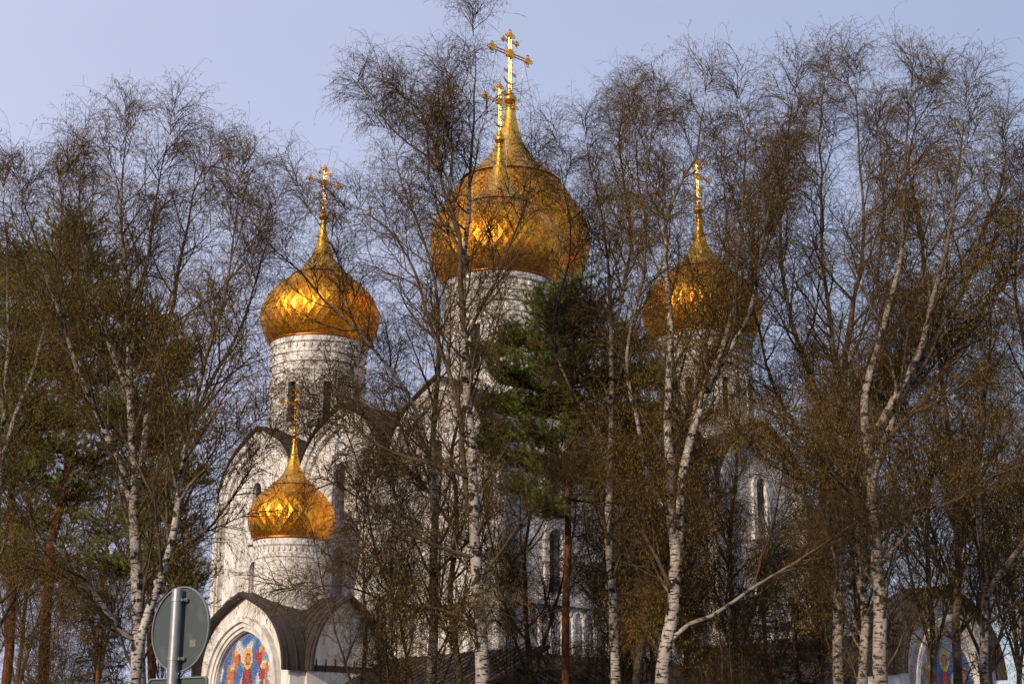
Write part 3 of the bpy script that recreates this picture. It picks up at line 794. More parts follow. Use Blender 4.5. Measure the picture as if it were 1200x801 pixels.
def birch(label, Y, stems, seed, group=None, tw=1.0, cat=1.0, name='birch_tree', grow_z0=3.2, catk='birch', lf=1.0, amber=None):
    """stems: list of dicts px=[(px,py),...], r0, r1 radii (m), n limbs, L limb length, dy depth drift, base (reach the ground), dark"""
    rg = np.random.default_rng(seed)
    root = None; TB = Batch(); CB = Batch(); KB = Batch(); BR = Batch()
    for si, s in enumerate(stems):
        npx = len(s['px']); dy = s.get('dy', 0.0); y0 = s.get('y0', 0.0)
        kk_ = s.get('kc', .89)      # leave room for the twigs above each stem tip
        s['px'] = [(px, py if py > 400 else 400 - (400 - py) * kk_) for px, py in s['px']]
        pts = [at(px, py, Y + y0 + dy * (i / max(1, npx - 1)) ** 1.3) for i, (px, py) in enumerate(s['px'])]
        pts = [np.array(p) for p in pts]
        if s.get('base', False):
            p0, p1 = pts[0], pts[1]; sl = (p1 - p0) / max(p1[2] - p0[2], .1)
            g = p0 - sl * p0[2] * .35; g[2] = -.15; mid = (g + p0) / 2; mid[:2] = p0[:2] * .65 + g[:2] * .35
            pts = [g, mid] + pts
        K = max(10, int(sum(np.linalg.norm(pts[i + 1] - pts[i]) for i in range(len(pts) - 1)) / .45))
        P = catmull(pts, K, rg, .02 + .015 * (s['r0'] < .1))
        if root is None:
            root = empty(name, (float(P[0][0]), float(P[0][1]), 0.0)); tag(root, label, 'tree', group); org = np.array([P[0][0], P[0][1], 0.0])
        P = P - org
        t = np.linspace(0, 1, K); rr = s['r0'] * (1 - t) ** 1.05 + s['r1'] * (1 - (1 - t) ** 1.05)
        if s.get('base', False): rr[:3] *= np.array([1.35, 1.15, 1.05])
        rr *= 1 + rg.normal(0, .03, K)
        dark = s.get('dark', 0.0)
        (TB if s.get('base', False) else BR).tube(P[None], rr[None], 10 if s['r0'] > .07 else 7, dark)
        # limbs
        zc = P[:, 2]; t0 = s.get('t0', None)
        if t0 is None: t0 = float(np.interp(s.get('z0', grow_z0), zc, t)) if zc[-1] > s.get('z0', grow_z0) else .15
        slen = float(np.sum(np.linalg.norm(np.diff(P, axis=0), axis=1))) * (1 - t0)
        n = int(slen * s.get('dens', 2.3)) + 3; Lm = s.get('L', 3.6) * lf
        if n < 1: continue
        idx, tl, o, d = spawn(P[None], n, t0, .995, 32, 62, rg)
        rel = (tl - t0) / (1 - t0)
        ln = Lm * (.30 + .70 * (1 - rel) ** .75) * rg.uniform(.55, 1.15, n) * np.minimum(1, .55 + rel * 3)
        d[:, 2] = d[:, 2] * .8 + .15; d = unit(d)
        rad_at = np.interp(tl, t, rr)
        L1 = grow(o, d, ln, 10, rg, .085, .17, .0)
        r1 = np.minimum(rad_at * .62, .015 + ln * .012)
        R1 = r1[:, None] * np.linspace(1, .22, 10)[None, :]
        dk = (rg.random(n) < s.get('pd', .8)).astype(float) * .9
        BR.tube(L1, R1, 5, dk)
        # leader tip fans into twigs too
        L1a = np.concatenate([L1, grow(P[-1][None].repeat(2, 0), unit(P[-1] - P[-3])[None].repeat(2, 0), np.array([1.1, .8]), 10, rg, .08, .1, 0)])
        ln1 = np.concatenate([ln, [1.1, .8]])
        # secondaries
        n2 = 8; idx, t2, o, d = spawn(L1a, n2, .18, 1.0, 25, 58, rg)
        l2 = (ln1[idx] * .50 * (1.1 - .6 * t2) + .32) * rg.uniform(.6, 1.25, len(idx))
        L2 = grow(o, d, l2, 6, rg, .12, .10, -.12)
        BRr = (.0075 + .0048 * l2)[:, None] * np.linspace(1, .35, 6)[None, :]
        CB.tube(L2, BRr * tw, 3, rg.random(len(L2)))
        # tertiary, drooping
        n3 = 6; idx, t3, o, d = spawn(L2, n3, .12, 1.0, 22, 60, rg)
        l3 = (.26 + .34 * l2[idx] * (1.1 - .5 * t3)) * rg.uniform(.5, 1.5, len(idx)) * 1.35
        L3 = grow(o, d, l3, 5, rg, .12, .04, -.32)
        CB.tube(L3, (.0037 * tw) * np.linspace(1, .6, 5)[None, :] * np.ones((len(L3), 1)), 3, rg.random(len(L3)))
        # finest
        n4 = 3; idx, t4, o, d = spawn(L3, n4, .15, 1.0, 25, 60, rg)
        l4 = rg.uniform(.12, .34, len(idx)); L4 = grow(o, d, l4, 3, rg, .15, -.1, -.45)
        CB.tube(L4, (.0029 * tw) * np.array([[1, .8, .5]]) * np.ones((len(L4), 1)), 3, rg.random(len(L4)))
        # catkins: short hanging spindles at the shoot tips, thicker in some parts of the crown
        ends = L4[:, -1]; hz = ends[:, 2]
        z_hi, z_lo = zc[-1], zc[0]
        dens = cat * 1.0 * np.clip(.95 - .30 * (hz - 6) / max(z_hi - 6, 1), .5, 1.0)
        cl = np.sin(ends[:, 0] * 1.3 + seed) + np.sin(ends[:, 1] * 1.1 + 2) + np.sin(ends[:, 2] * 1.2 + seed * .7)
        dens = dens * np.clip(.60 + .48 * cl, .04, 1.7)
        e = ends[rg.random(len(ends)) < dens]
        e = np.concatenate([e, L4[:, 1][rg.random(len(L4)) < dens * .55]])
        m = len(e)
        if m:
            lc = rg.uniform(.045, .095, m)[:, None]; wd = rg.uniform(.0050, .0090, m)[:, None]
            dn = unit(np.stack([rg.normal(0, .3, m), rg.normal(0, .3, m), -np.ones(m)], -1)); U, V = perp_frame(dn)
            vs = [e]
            for a in (0, 2 * PI / 3, 4 * PI / 3): vs.append(e + dn * lc * .45 + wd * (math.cos(a) * U + math.sin(a) * V))
            vs.append(e + dn * lc)
            vv = np.stack(vs, 1).reshape(-1, 3); b_ = (np.arange(m) * 5)[:, None, None]
            F = np.array([[0, 1, 2], [0, 2, 3], [0, 3, 1], [4, 2, 1], [4, 3, 2], [4, 1, 3]])[None]
            KB.add(vv, (b_ + F).reshape(-1, 3), np.zeros(m * 5), np.repeat(rg.random(m), 5))
    if name == 'sapling':
        TB.v += BR.v; TB.f += [f + TB.n for f in BR.f]; TB.r += BR.r; TB.a += BR.a; TB.build('stems', BARK, root)
    else:
        TB.build('trunk', BARK, root); BR.build('limbs', BARK, root)
    cr_ = CB.build('crown', TWIG, root, False)
    KB.build('catkins', CATKIN, cr_, False)
    return root

def needles_at(C, D, rg, B, nn, ln, wd, spread, var):
    """needle fans: C tuft bases (N,3), D shoot directions"""
    N = len(C); T = np.repeat(unit(D), nn, 0); o = np.repeat(C, nn, 0); U, V = perp_frame(T); m = N * nn
    ph = rg.uniform(0, 2 * PI, m)[:, None]; th = rg.uniform(.15, spread, m)[:, None]
    d = np.cos(th) * T + np.sin(th) * (np.cos(ph) * U + np.sin(ph) * V)
    back = rg.uniform(0, .12, m)[:, None]; o = o - T * back
    L_ = rg.uniform(.7, 1.15, m)[:, None] * ln; W = unit(np.cross(d, rg.normal(0, 1, (m, 3)))) * wd / 2
    vs = np.stack([o - W, o + W, o + d * L_], 1).reshape(-1, 3)
    F = np.arange(m * 3).reshape(-1, 3)
    B.add(vs, F, np.zeros(m * 3), np.repeat(np.repeat(var, nn), 3))
def pine(label, Y, trunk, clumps, seed, r0=.16, group=None, dead=10, nn=34, wf=1.0):
    rg = np.random.default_rng(seed)
    pts = [np.array(at(px, py, Y)) for px, py in trunk]
    g = pts[0].copy(); g[2] = -.15; pts = [g] + pts
    K = 34; P = catmull(pts, K, rg, .015); root = empty('pine_tree', (float(g[0]), float(g[1]), 0)); tag(root, label, 'tree', group)
    org = np.array([g[0], g[1], 0.]); P = P - org
    t = np.linspace(0, 1, K); rr = r0 * (1 - .72 * t); TB = Batch(); TB.tube(P[None], rr[None], 12); TB.build('trunk', PBARK, root)
    BB = Batch(); NB = Batch()
    for (px, py, w, h) in clumps:
        dy = rg.normal(0, 1.3)
        c = np.array(at(px, py, Y + dy)) - org
        rx, rz = w * Y / 1800 * wf, h * Y / 1800 * wf
        zb = min(c[2] - .15 * abs(c[0]) - .2, P[-1][2] - .3); i = int(np.argmin(np.abs(P[:, 2] - zb))); b0 = P[i]
        q = catmull([b0, b0 * .45 + c * .55 + np.array([0, 0, -.12]), c], 9, rg, .03)
        BB.tube(q[None], np.linspace(.045, .018, 9)[None], 6)
        ns = max(7, int(10 * rx * 4.2)); out = unit(np.array([c[0] - b0[0], c[1] - b0[1], .15]) + 1e-3)
        tips = c + np.stack([rg.normal(0, .60, ns) * rx, rg.normal(0, .6, ns) * rx, rg.normal(0, .55, ns) * rz], -1)
        st = q[rg.integers(4, 9, ns)]
        S1 = np.stack([st * (1 - a) + tips * a + np.array([0, 0, .12 * math.sin(PI * a) * -1]) for a in np.linspace(0, 1, 5)], 1)
        BB.tube(S1, np.linspace(.014, .006, 5)[None] * np.ones((ns, 1)), 4)
        idx, tt, o, d = spawn(S1, 7, .35, 1.0, 25, 75, rg); d[:, 2] = np.abs(d[:, 2]) * .5 + .15
        S2 = grow(o, d, rg.uniform(.2, .5, len(o)), 4, rg, .15, .12)
        BB.tube(S2, np.linspace(.006, .004, 4)[None] * np.ones((len(S2), 1)), 3)
        for k in (2, 3):
            needles_at(S2[:, k], S2[:, k] - S2[:, k - 1], rg, NB, nn, .10, .011, 1.2, rg.random(len(S2)))
    # bare dead stubs on the lower trunk
    if dead:
        idx, tt, o, d = spawn(P[None], dead, .25, .8, 65, 95, rg)
        Dd = grow(o, d, rg.uniform(.5, 1.9, dead), 6, rg, .15, .02, -.1); BB.tube(Dd, np.linspace(.018, .006, 6)[None] * np.ones((dead, 1)), 4)
    BB.build('branches', PBARK, root); NB.build('crown', NEEDLE, root, False)
    return root
def spruce(label, X, Y, H, seed, rad=2.2, group=None, nn=22):
    rg = np.random.default_rng(seed); root = empty('spruce_tree', (X, Y, 0)); tag(root, label, 'tree', group)
    P = catmull([(0, 0, -.15), (0.05, 0, H * .5), (0, 0.05, H)], 26, rg, .01); TB = Batch(); TB.tube(P[None], np.linspace(.16, .01, 26)[None], 9); TB.build('trunk', PBARK, root)
    n = int(H * 14); idx, tt, o, d = spawn(P[None], n, .1, .99, 80, 100, rg); ln = rad * (1.02 - tt) ** .8 * rg.uniform(.7, 1.1, n) + .15
    L1 = grow(o, d, ln, 7, rg, .05, -.10, .10); BB = Batch(); NB = Batch(); BB.tube(L1, (.010 + .008 * ln)[:, None] * np.linspace(1, .3, 7)[None], 4)
    idx, t2, o, d = spawn(L1, 9, .15, 1, 35, 65, rg); d[:, 2] -= .35; L2 = grow(o, d, ln[idx] * .30 * (1.2 - t2) + .12, 4, rg, .1, -.12)
    BB.tube(L2, np.linspace(.006, .003, 4)[None] * np.ones((len(L2), 1)), 3)
    for k in (1, 2, 3): needles_at(L2[:, k], L2[:, k] - L2[:, k - 1], rg, NB, nn, .05, .010, 1.3, rg.random(len(L2)))
    BB.build('branches', PBARK, root); NB.build('crown', SNEEDLE, root, False); return root
def copy_tree(o, parent=None):
    c = o.copy(); COL.objects.link(c); c.parent = parent
    for ch in list(o.children): copy_tree(ch, c)
    return c

# ---- left birch with several stems
birch('tall many-stemmed birch with white trunk directly behind the round sign', 33, [
    dict(px=[(164, 790), (161, 700), (156, 560), (152, 440), (147, 320), (141, 220), (148, 135)], r0=.20, r1=.012, n=40, L=3.3, base=True),
    dict(px=[(160, 600), (140, 545), (118, 490), (95, 440), (78, 390), (55, 320), (38, 250), (28, 215)], r0=.10, r1=.01, n=28, L=2.6, y0=.1, dy=-1.4),
    dict(px=[(164, 560), (172, 490), (186, 420), (198, 370), (212, 290), (226, 215), (240, 165)], r0=.085, r1=.01, n=28, L=2.5, dy=1.6),
    dict(px=[(155, 470), (128, 400), (110, 340), (96, 270), (92, 190), (98, 165)], r0=.07, r1=.01, n=20, L=2.2, dy=1.8),
    dict(px=[(152, 420), (166, 340), (178, 250), (190, 170), (196, 140)], r0=.055, r1=.01, n=18, L=2.0, dy=-1.2),
    dict(px=[(162, 752), (146, 742), (128, 725), (92, 668), (54, 630), (20, 592), (-25, 552)], r0=.07, r1=.012, n=16, L=2.4, dy=-2.0, pd=.9),
    dict(px=[(158, 690), (200, 650), (243, 620), (275, 575), (300, 540)], r0=.05, r1=.01, n=14, L=2.0, dy=-1.0, dark=.9),
], 11, cat=1.1)
birch('slender birch leaning right beside the round sign, its crown against the left dome', 31, [
    dict(px=[(160, 795), (170, 728), (192, 670), (205, 605), (218, 520), (236, 440), (252, 385), (264, 340), (271, 290), (276, 240), (280, 205)], r0=.13, r1=.01, n=34, L=2.9, base=True, t0=.35),
    dict(px=[(222, 510), (246, 450), (272, 400), (292, 350), (305, 300), (318, 262)], r0=.05, r1=.01, n=16, L=2.0, dy=1.5),
    dict(px=[(208, 590), (232, 560), (262, 530), (290, 505)], r0=.035, r1=.01, n=12, L=1.8, dy=-.8),
], 12, cat=1.1)
birch('birch at the left edge with ascending stems in front of the dark pines', 36, [
    dict(px=[(-14, 795), (-8, 650), (4, 500), (10, 380), (8, 280), (4, 210)], r0=.15, r1=.01, n=34, L=3.0, base=True),
    dict(px=[(-5, 560), (22, 480), (48, 400), (66, 320), (70, 240), (76, 190)], r0=.07, r1=.01, n=24, L=2.4, dy=-1),
], 13, cat=1.2)
# ---- birch in front of the great dome
birch('tallest white-trunked birch left of centre, its thin leader topping the great dome', 32, [
    dict(dens=1.7, px=[(566, 800), (560, 705), (557, 643), (555, 575), (550, 500), (546, 420), (542, 345), (545, 280), (548, 243), (551, 202), (555, 112), (558, 50), (556, 8)], r0=.185, r1=.008, n=34, L=2.3, base=True, z0=3.2),
    dict(px=[(547, 430), (541, 340), (538, 270), (520, 206), (512, 176), (490, 161), (460, 131), (441, 108)], kc=.93, r0=.075, r1=.012, n=26, L=1.9, dy=-1.2, dark=.95, t0=.3),
    dict(px=[(514, 180), (505, 142), (490, 112), (474, 90)], kc=.93, r0=.035, r1=.01, n=12, L=1.3, y0=-.9, dy=.5, dark=1),
    dict(px=[(524, 215), (528, 160), (532, 110), (528, 80)], r0=.03, r1=.008, n=12, L=1.3, y0=-.8, dy=.5),
    dict(px=[(560, 650), (549, 575), (541, 520), (533, 450), (505, 380), (482, 296), (445, 240), (415, 232)], r0=.08, r1=.012, n=28, L=2.2, dy=1.4, dark=.95, t0=.2),
    dict(px=[(549, 652), (499, 634), (454, 607), (409, 575), (380, 545)], r0=.05, r1=.01, n=16, L=1.5, dy=-1.0, dark=1),
    dict(px=[(555, 735), (522, 715), (460, 706), (400, 685), (360, 690)], r0=.045, r1=.01, n=14, L=1.3, dy=-1.5, dark=1),
    dict(px=[(549, 557), (458, 528), (425, 508), (398, 486), (385, 470)], r0=.05, r1=.01, n=14, L=2.2, dy=.8, dark=.9),
    dict(px=[(545, 400), (575, 330), (600, 270), (618, 215), (622, 170)], r0=.045, r1=.01, n=16, L=1.8, dy=1.6, dark=.7),
    dict(px=[(556, 690), (590, 640), (620, 600), (650, 575)], r0=.04, r1=.01, n=10, L=1.8, dy=1.0, dark=1),
], 21, tw=1.05, cat=.45)
birch('birch with a long pale limb slanting up across the left dome', 37, [
    dict(px=[(506, 800), (508, 690), (508, 600), (509, 500), (514, 400), (510, 330), (495, 260), (470, 190), (462, 150)], r0=.16, r1=.01, n=34, L=2.6, base=True, dark=.35),
    dict(px=[(508, 610), (500, 520), (475, 460), (447, 420), (415, 384), (376, 342), (350, 306), (314, 274), (291, 235)], r0=.075, r1=.01, n=22, L=1.8, dy=-1.5, t0=.35),
    dict(px=[(420, 390), (405, 340), (395, 290), (372, 240), (352, 205)], r0=.022, r1=.008, n=12, L=1.1, y0=-1.0),
    dict(px=[(507, 580), (470, 540), (440, 510), (420, 470), (418, 440)], r0=.05, r1=.01, n=14, L=2.0, dy=1.0, dark=.8),
    dict(px=[(480, 800), (470, 740), (440, 640), (425, 560), (405, 500), (395, 460)], r0=.06, r1=.01, n=18, L=1.8, dy=0, dark=1, base=True),
], 22, cat=.6)
birch('thin grey birch close behind the tallest one, dark stem', 41, [
    dict(px=[(540, 800), (528, 700), (536, 600), (530, 520), (560, 440), (575, 380), (590, 330)], r0=.13, r1=.01, n=30, L=2.4, base=True, dark=.85),
    dict(px=[(532, 620), (492, 560), (470, 500), (452, 430)], r0=.05, r1=.01, n=14, L=2.0, dark=.9),
], 23, cat=.5)
# ---- centre right
birch('knobbly white birch between the reddish pine and the thick forked birch', 36, [
    dict(px=[(722, 800), (718, 700), (713, 610), (716, 520), (716, 420), (714, 320), (706, 240), (692, 170), (688, 140)], r0=.15, r1=.01, n=44, L=2.6, base=True, z0=3.2),
    dict(px=[(716, 570), (700, 505), (668, 455), (648, 403), (655, 345), (668, 280), (662, 210), (655, 165)], r0=.05, r1=.01, n=24, L=1.9, dy=-1.2),
    dict(px=[(715, 400), (732, 330), (738, 260), (730, 190), (728, 110), (735, 90)], r0=.055, r1=.01, n=22, L=1.8, dy=1.2),
], 31, cat=1.25)
birch('thick forked white birch right of centre, a pale arm reaching right', 33, [
    dict(px=[(776, 800), (781, 746), (789, 704), (792, 659), (788, 610), (785, 560), (783, 500), (785, 430), (786, 384), (780, 280), (781, 236), (802, 184), (816, 158), (820, 120), (826, 85)], r0=.195, r1=.01, n=34, L=2.3, base=True, z0=3.2),
    dict(px=[(794, 650), (798, 572), (812, 505), (832, 450), (854, 412), (880, 356), (892, 280), (905, 215), (912, 160)], r0=.12, r1=.01, n=32, L=2.5, dy=-1.2, y0=.1, t0=.3),
    dict(px=[(828, 460), (845, 420), (857, 370), (864, 290), (871, 232), (874, 172), (870, 120), (868, 95)], r0=.06, r1=.01, n=22, L=1.8, y0=-.5, dy=.6),
    dict(px=[(803, 545), (818, 440), (834, 352), (844, 292), (850, 220), (842, 150)], r0=.055, r1=.01, n=20, L=1.8, dy=1.5),
    dict(px=[(789, 610), (760, 560), (748, 510), (739, 455), (735, 400), (752, 330), (756, 250), (750, 180), (745, 120)], r0=.065, r1=.01, n=26, L=2.0, dy=1.0, t0=.3),
    dict(px=[(786, 750), (808, 731), (840, 718), (862, 702), (898, 678), (934, 657), (975, 632), (1005, 610)], r0=.055, r1=.012, n=18, L=1.9, dy=-2.0, t0=.3),
    dict(px=[(780, 240), (765, 215), (757, 190), (762, 140), (765, 100)], r0=.03, r1=.008, n=12, L=1.3, dark=.8),
    dict(px=[(787, 690), (762, 640), (742, 600), (728, 560), (712, 530)], r0=.05, r1=.01, n=14, L=1.8, dark=.9, dy=-.6),
], 32, cat=1.1)
birch('dark-stemmed birch standing behind the forked one', 42, [
    dict(px=[(745, 800), (758, 700), (765, 600), (800, 500), (830, 430), (862, 350), (905, 260), (930, 180), (940, 130)], r0=.15, r1=.01, n=44, L=3.0, base=True, dark=.8),
    dict(px=[(762, 650), (735, 560), (705, 470), (690, 380), (695, 300), (700, 230)], r0=.06, r1=.01, n=26, L=2.4, dark=.8),
], 33, cat=1.3)
# ---- right group
birch('twin-stemmed birch with dark-notched bark, left of the right pair', 35, [
    dict(px=[(982, 800), (982, 725), (986, 650), (991, 590), (992, 525), (990, 425), (1000, 350), (1010, 290), (1012, 225), (1006, 125), (1002, 60)], dark=.3, r0=.15, r1=.01, n=40, L=2.8, base=True, z0=3.2),
    dict(px=[(990, 540), (965, 480), (935, 400), (918, 320), (915, 230), (922, 140), (930, 85)], r0=.08, r1=.01, n=32, L=2.5, dy=-1.2, pd=.8, dark=.6),
    dict(px=[(985, 600), (945, 520), (910, 460), (893, 400), (880, 330), (884, 260), (890, 200)], r0=.06, r1=.01, n=24, L=2.2, dy=1.2, dark=.9),
    dict(px=[(991, 480), (975, 400), (965, 300), (962, 200), (962, 110), (966, 55)], r0=.065, r1=.01, n=28, L=2.2, dy=1.4),
    dict(px=[(908, 486), (968, 468), (1030, 448), (1070, 430), (1112, 408)], r0=.035, r1=.01, n=12, L=1.6, y0=-1.5, dy=-.6),
], 41, cat=1.1, grow_z0=4.2)
birch('broad birch with thick notched trunk and limbs fanning up to the right', 32, [
    dict(px=[(1032, 800), (1030, 700), (1026, 640), (1020, 550), (1012, 475), (1028, 410), (1045, 340), (1058, 270), (1060, 190), (1064, 120), (1068, 75)], dark=.3, r0=.19, r1=.01, n=40, L=2.8, base=True, z0=3.2),
    dict(px=[(1022, 560), (1050, 480), (1072, 420), (1078, 350), (1082, 290), (1070, 200), (1066, 140), (1090, 80)], r0=.09, r1=.01, n=30, L=2.3, dy=1.0),
    dict(px=[(1030, 500), (1068, 430), (1094, 345), (1112, 250), (1124, 170), (1130, 110)], r0=.09, r1=.01, n=32, L=2.3, dy=-1.4, dark=.35),
    dict(px=[(1045, 480), (1090, 405), (1130, 330), (1152, 250), (1175, 190), (1178, 150)], r0=.085, r1=.01, n=30, L=2.3, dy=.6, dark=.3),
    dict(px=[(1034, 520), (1080, 470), (1130, 400), (1172, 320), (1200, 270), (1220, 220)], r0=.07, r1=.01, n=26, L=2.2, dy=1.5, dark=.9),
    dict(px=[(1026, 640), (1070, 600), (1110, 590), (1160, 560), (1210, 540)], r0=.055, r1=.01, n=18, L=2.2, dy=-1, dark=.9),
    dict(px=[(1020, 600), (975, 560), (930, 560), (890, 530)], r0=.05, r1=.01, n=16, L=2.2, dy=-1.2, dark=.9),
], 42, cat=1.1, grow_z0=4.2)
birch('short leaning birch stem between the notched trunk and its twin', 33.2, [
    dict(px=[(1012, 800), (1014, 730), (1006, 660), (1010, 580), (1024, 500), (1035, 420), (1030, 320), (1035, 220), (1030, 130)], dark=.3, r0=.13, r1=.01, n=38, L=2.4, base=True, z0=3.2),
], 43, cat=1.1, grow_z0=4.2)
birch('forked birch near the right edge in front of the mosaic porch', 37, [
    dict(px=[(1155, 800), (1154, 740), (1154, 690), (1150, 640), (1146, 580), (1150, 500), (1160, 420), (1160, 340), (1165, 270)], r0=.15, r1=.01, n=38, L=2.6, base=True, z0=3.2, dark=.2),
    dict(px=[(1156, 700), (1170, 672), (1196, 640), (1215, 590), (1222, 500), (1215, 420)], r0=.08, r1=.01, n=24, L=2.2, dy=-.8, dark=.3),
    dict(px=[(1158, 730), (1185, 710), (1215, 690), (1240, 660)], r0=.05, r1=.01, n=12, L=1.6, dark=.6),
], 44, cat=1.1, grow_z0=4.2)
birch('grey birch with dark bark close left of the right-edge birch', 40, [
    dict(px=[(1122, 800), (1121, 700), (1122, 600), (1110, 500), (1100, 400), (1110, 300), (1105, 210)], r0=.15, r1=.01, n=40, L=2.8, base=True, dark=.8),
    dict(px=[(1121, 690), (1090, 640), (1072, 560), (1060, 470), (1055, 380)], r0=.055, r1=.01, n=22, L=2.2, dark=.9),
], 45, cat=1.1)
birch('birch outside the right edge reaching its crown into the frame', 34, [
    dict(px=[(1240, 800), (1232, 650), (1215, 500), (1200, 400), (1190, 330), (1192, 250), (1196, 190)], r0=.15, r1=.01, n=40, L=2.6, base=True),
], 46, cat=1.0)

# ---- pines and spruces
pine('leftmost dark pine with tall reddish trunk behind the birches', 44, [(50, 800), (60, 640), (78, 560), (84, 450), (90, 330), (92, 260)],
     [(90, 275, 30, 26), (60, 300, 34, 24), (115, 310, 34, 26), (30, 320, 30, 24), (75, 345, 44, 28), (125, 350, 36, 28), (40, 370, 40, 28), (95, 390, 46, 30), (140, 400, 34, 26), (20, 410, 38, 28), (60, 430, 46, 30), (110, 440, 42, 30), (30, 470, 40, 30), (85, 490, 40, 28), (135, 480, 32, 26), (50, 520, 40, 28), (110, 540, 36, 26), (20, 550, 40, 28), (75, 580, 40, 26)], 51, .20, wf=1.35)
pine('second dark pine at the left edge with a lower crown', 46, [(8, 800), (14, 690), (14, 560), (10, 430), (6, 330)],
     [(6, 300, 26, 22), (-10, 340, 36, 26), (25, 380, 34, 26), (0, 440, 44, 30), (25, 500, 40, 28), (-5, 560, 44, 30), (30, 610, 40, 26), (0, 650, 44, 28), (45, 660, 36, 24)], 52, .18, wf=1.35)
pine('dark pine between the two left birches, crown behind the white stems', 45, [(178, 800), (176, 700), (178, 560), (182, 450), (180, 380)],
     [(178, 375, 26, 22), (200, 405, 28, 22), (160, 420, 32, 24), (205, 440, 30, 22), (180, 470, 34, 24), (215, 490, 28, 22), (190, 520, 32, 24), (150, 500, 32, 24), (215, 550, 28, 20), (175, 570, 36, 24), (205, 600, 30, 22), (150, 610, 34, 24), (190, 650, 34, 24), (130, 660, 36, 24), (215, 680, 24, 18)], 53, .15, wf=1.35)
pine('reddish-trunked pine left of the knobbly birch, green crown over the white wall', 38, [(663, 800), (665, 640), (669, 500), (672, 420), (669, 350)],
     [(669, 340, 24, 20), (645, 360, 28, 20), (690, 365, 32, 22), (660, 385, 32, 20), (603, 395, 26, 12), (628, 400, 28, 14), (700, 400, 34, 22), (650, 425, 34, 16), (600, 440, 22, 12), (690, 440, 34, 20), (622, 472, 30, 14), (645, 462, 30, 14), (730, 440, 26, 20), (600, 505, 24, 12), (635, 510, 34, 16), (690, 490, 32, 20), (745, 490, 30, 22), (610, 540, 22, 10), (660, 545, 28, 14), (705, 550, 28, 16), (640, 590, 22, 10), (745, 400, 24, 20), (738, 540, 24, 16), (575, 410, 22, 10), (582, 470, 20, 10), (575, 520, 20, 8), (760, 440, 24, 18), (765, 500, 22, 16), (720, 580, 24, 12), (615, 570, 20, 8), (590, 430, 20, 10)], 54, .13, dead=16, wf=1.15)
X = at(890, 640, 41); spruce('dark spruce low between the forked birch and the notched twins', float(X.x), 41, float(X.z), 61, 1.9)
X = at(930, 700, 44); spruce('lower dark spruce to the right of the other spruce', float(X.x), 44, float(X.z), 62, 1.8)
X = at(120, 690, 40); spruce('young dark spruce under the left birches', float(X.x), 40, float(X.z), 63, 1.5)

# ---- trees standing further back, near the church
def place(proto, px, Y, rz, label, s=1.0):
    o = copy_tree(proto); X = at(px, 700, Y).x; o.location = (X, Y, 0); o.rotation_euler = (0, 0, rz); o['label'] = label; o.scale = (s, s, s); return o
GB = 'bare birches standing between the front row and the church'
lab_back = 'background birch in the tangle of bare crowns between the front trees and the church'
def back_birch(px, Y, H, seed, dark, cat=.8, dens=2.4):
    def q(f, off): return (px + off, at_row(px, Y, H * f))
    return birch(lab_back, Y, [
        dict(px=[q(.1, 0), q(.3, 4), q(.55, -4), (px + 6, at_row(px, Y, H * .8)), (px + 3, at_row(px, Y, H))], r0=.13, r1=.01, L=2.9, base=True, dark=dark, dens=dens, z0=5.0),
        dict(px=[q(.3, 4), q(.5, 34), q(.7, 55), q(.88, 62)], r0=.06, r1=.01, L=2.2, dy=1.5, dark=dark, dens=dens),
        dict(px=[q(.3, 4), q(.52, -30), q(.7, -48), q(.86, -52)], r0=.055, r1=.01, L=2.2, dy=-1.3, dark=dark, dens=dens)], seed, GB, cat=cat, grow_z0=5.0)
def at_row(px, Y, z):
    """photo row of height z at depth Y"""
    e = (z - 1.6) / Y; # tan elevation -> image row
    # dz/dy = e  ->  (SP + yc CP) = e (CP - yc SP)
    yc = (e * CP - SP) / (CP + e * SP); return 400.5 - yc * 1800
pA = back_birch(860, 47, 14.5, 71, .3); pB = back_birch(735, 50, 13.0, 72, .8); pC = back_birch(1090, 46, 15.5, 73, .9)
pD = back_birch(618, 45, 12.5, 74, .9, .35, 1.9); pD['label'] = 'thin bare background birch veiling the white wall between the tallest birch and the reddish pine'
pE = place(pD, 428, 47, 2.4, 'thin bare background birch veiling the left facade beside the small low dome', .8)
LB = ['background birch low behind the forked birch, right of centre', 'grey background birch behind the knobbly birch', 'dark background birch behind the grey-barked birch at right', 'background birch crown below the right dome', 'background birch between the knobbly and the forked birch', 'background birch just left of the notched twin trunks', 'background birch behind the notched twin trunks', 'background birch behind the forked right-edge birch', "background birch in the pines' shade at the left edge", 'background birch left of the birch behind the sign', 'small background birch left of the white church wall', 'background birch at the far right edge']
for o, l_ in zip((pA, pB, pC), LB): o['label'] = l_
for i_, (p, px, Y, rz, s) in enumerate(((pB, 800, 52, 1.2, 1.0), (pA, 770, 49, 2.3, 1.0), (pC, 950, 50, .7, .95), (pA, 1010, 53, 4.0, 1.0), (pB, 1160, 48, 3.0, 1.1), (pB, 30, 52, 2.2, 1.0), (pA, 120, 50, 5.0, .9), (pC, 215, 54, 3.6, .72), (pC, 1190, 55, 1.5, 1.0))):
    place(p, px, Y, rz, LB[i_ + 3], s)
GS = 'bare dark saplings and shrubs under the trees'
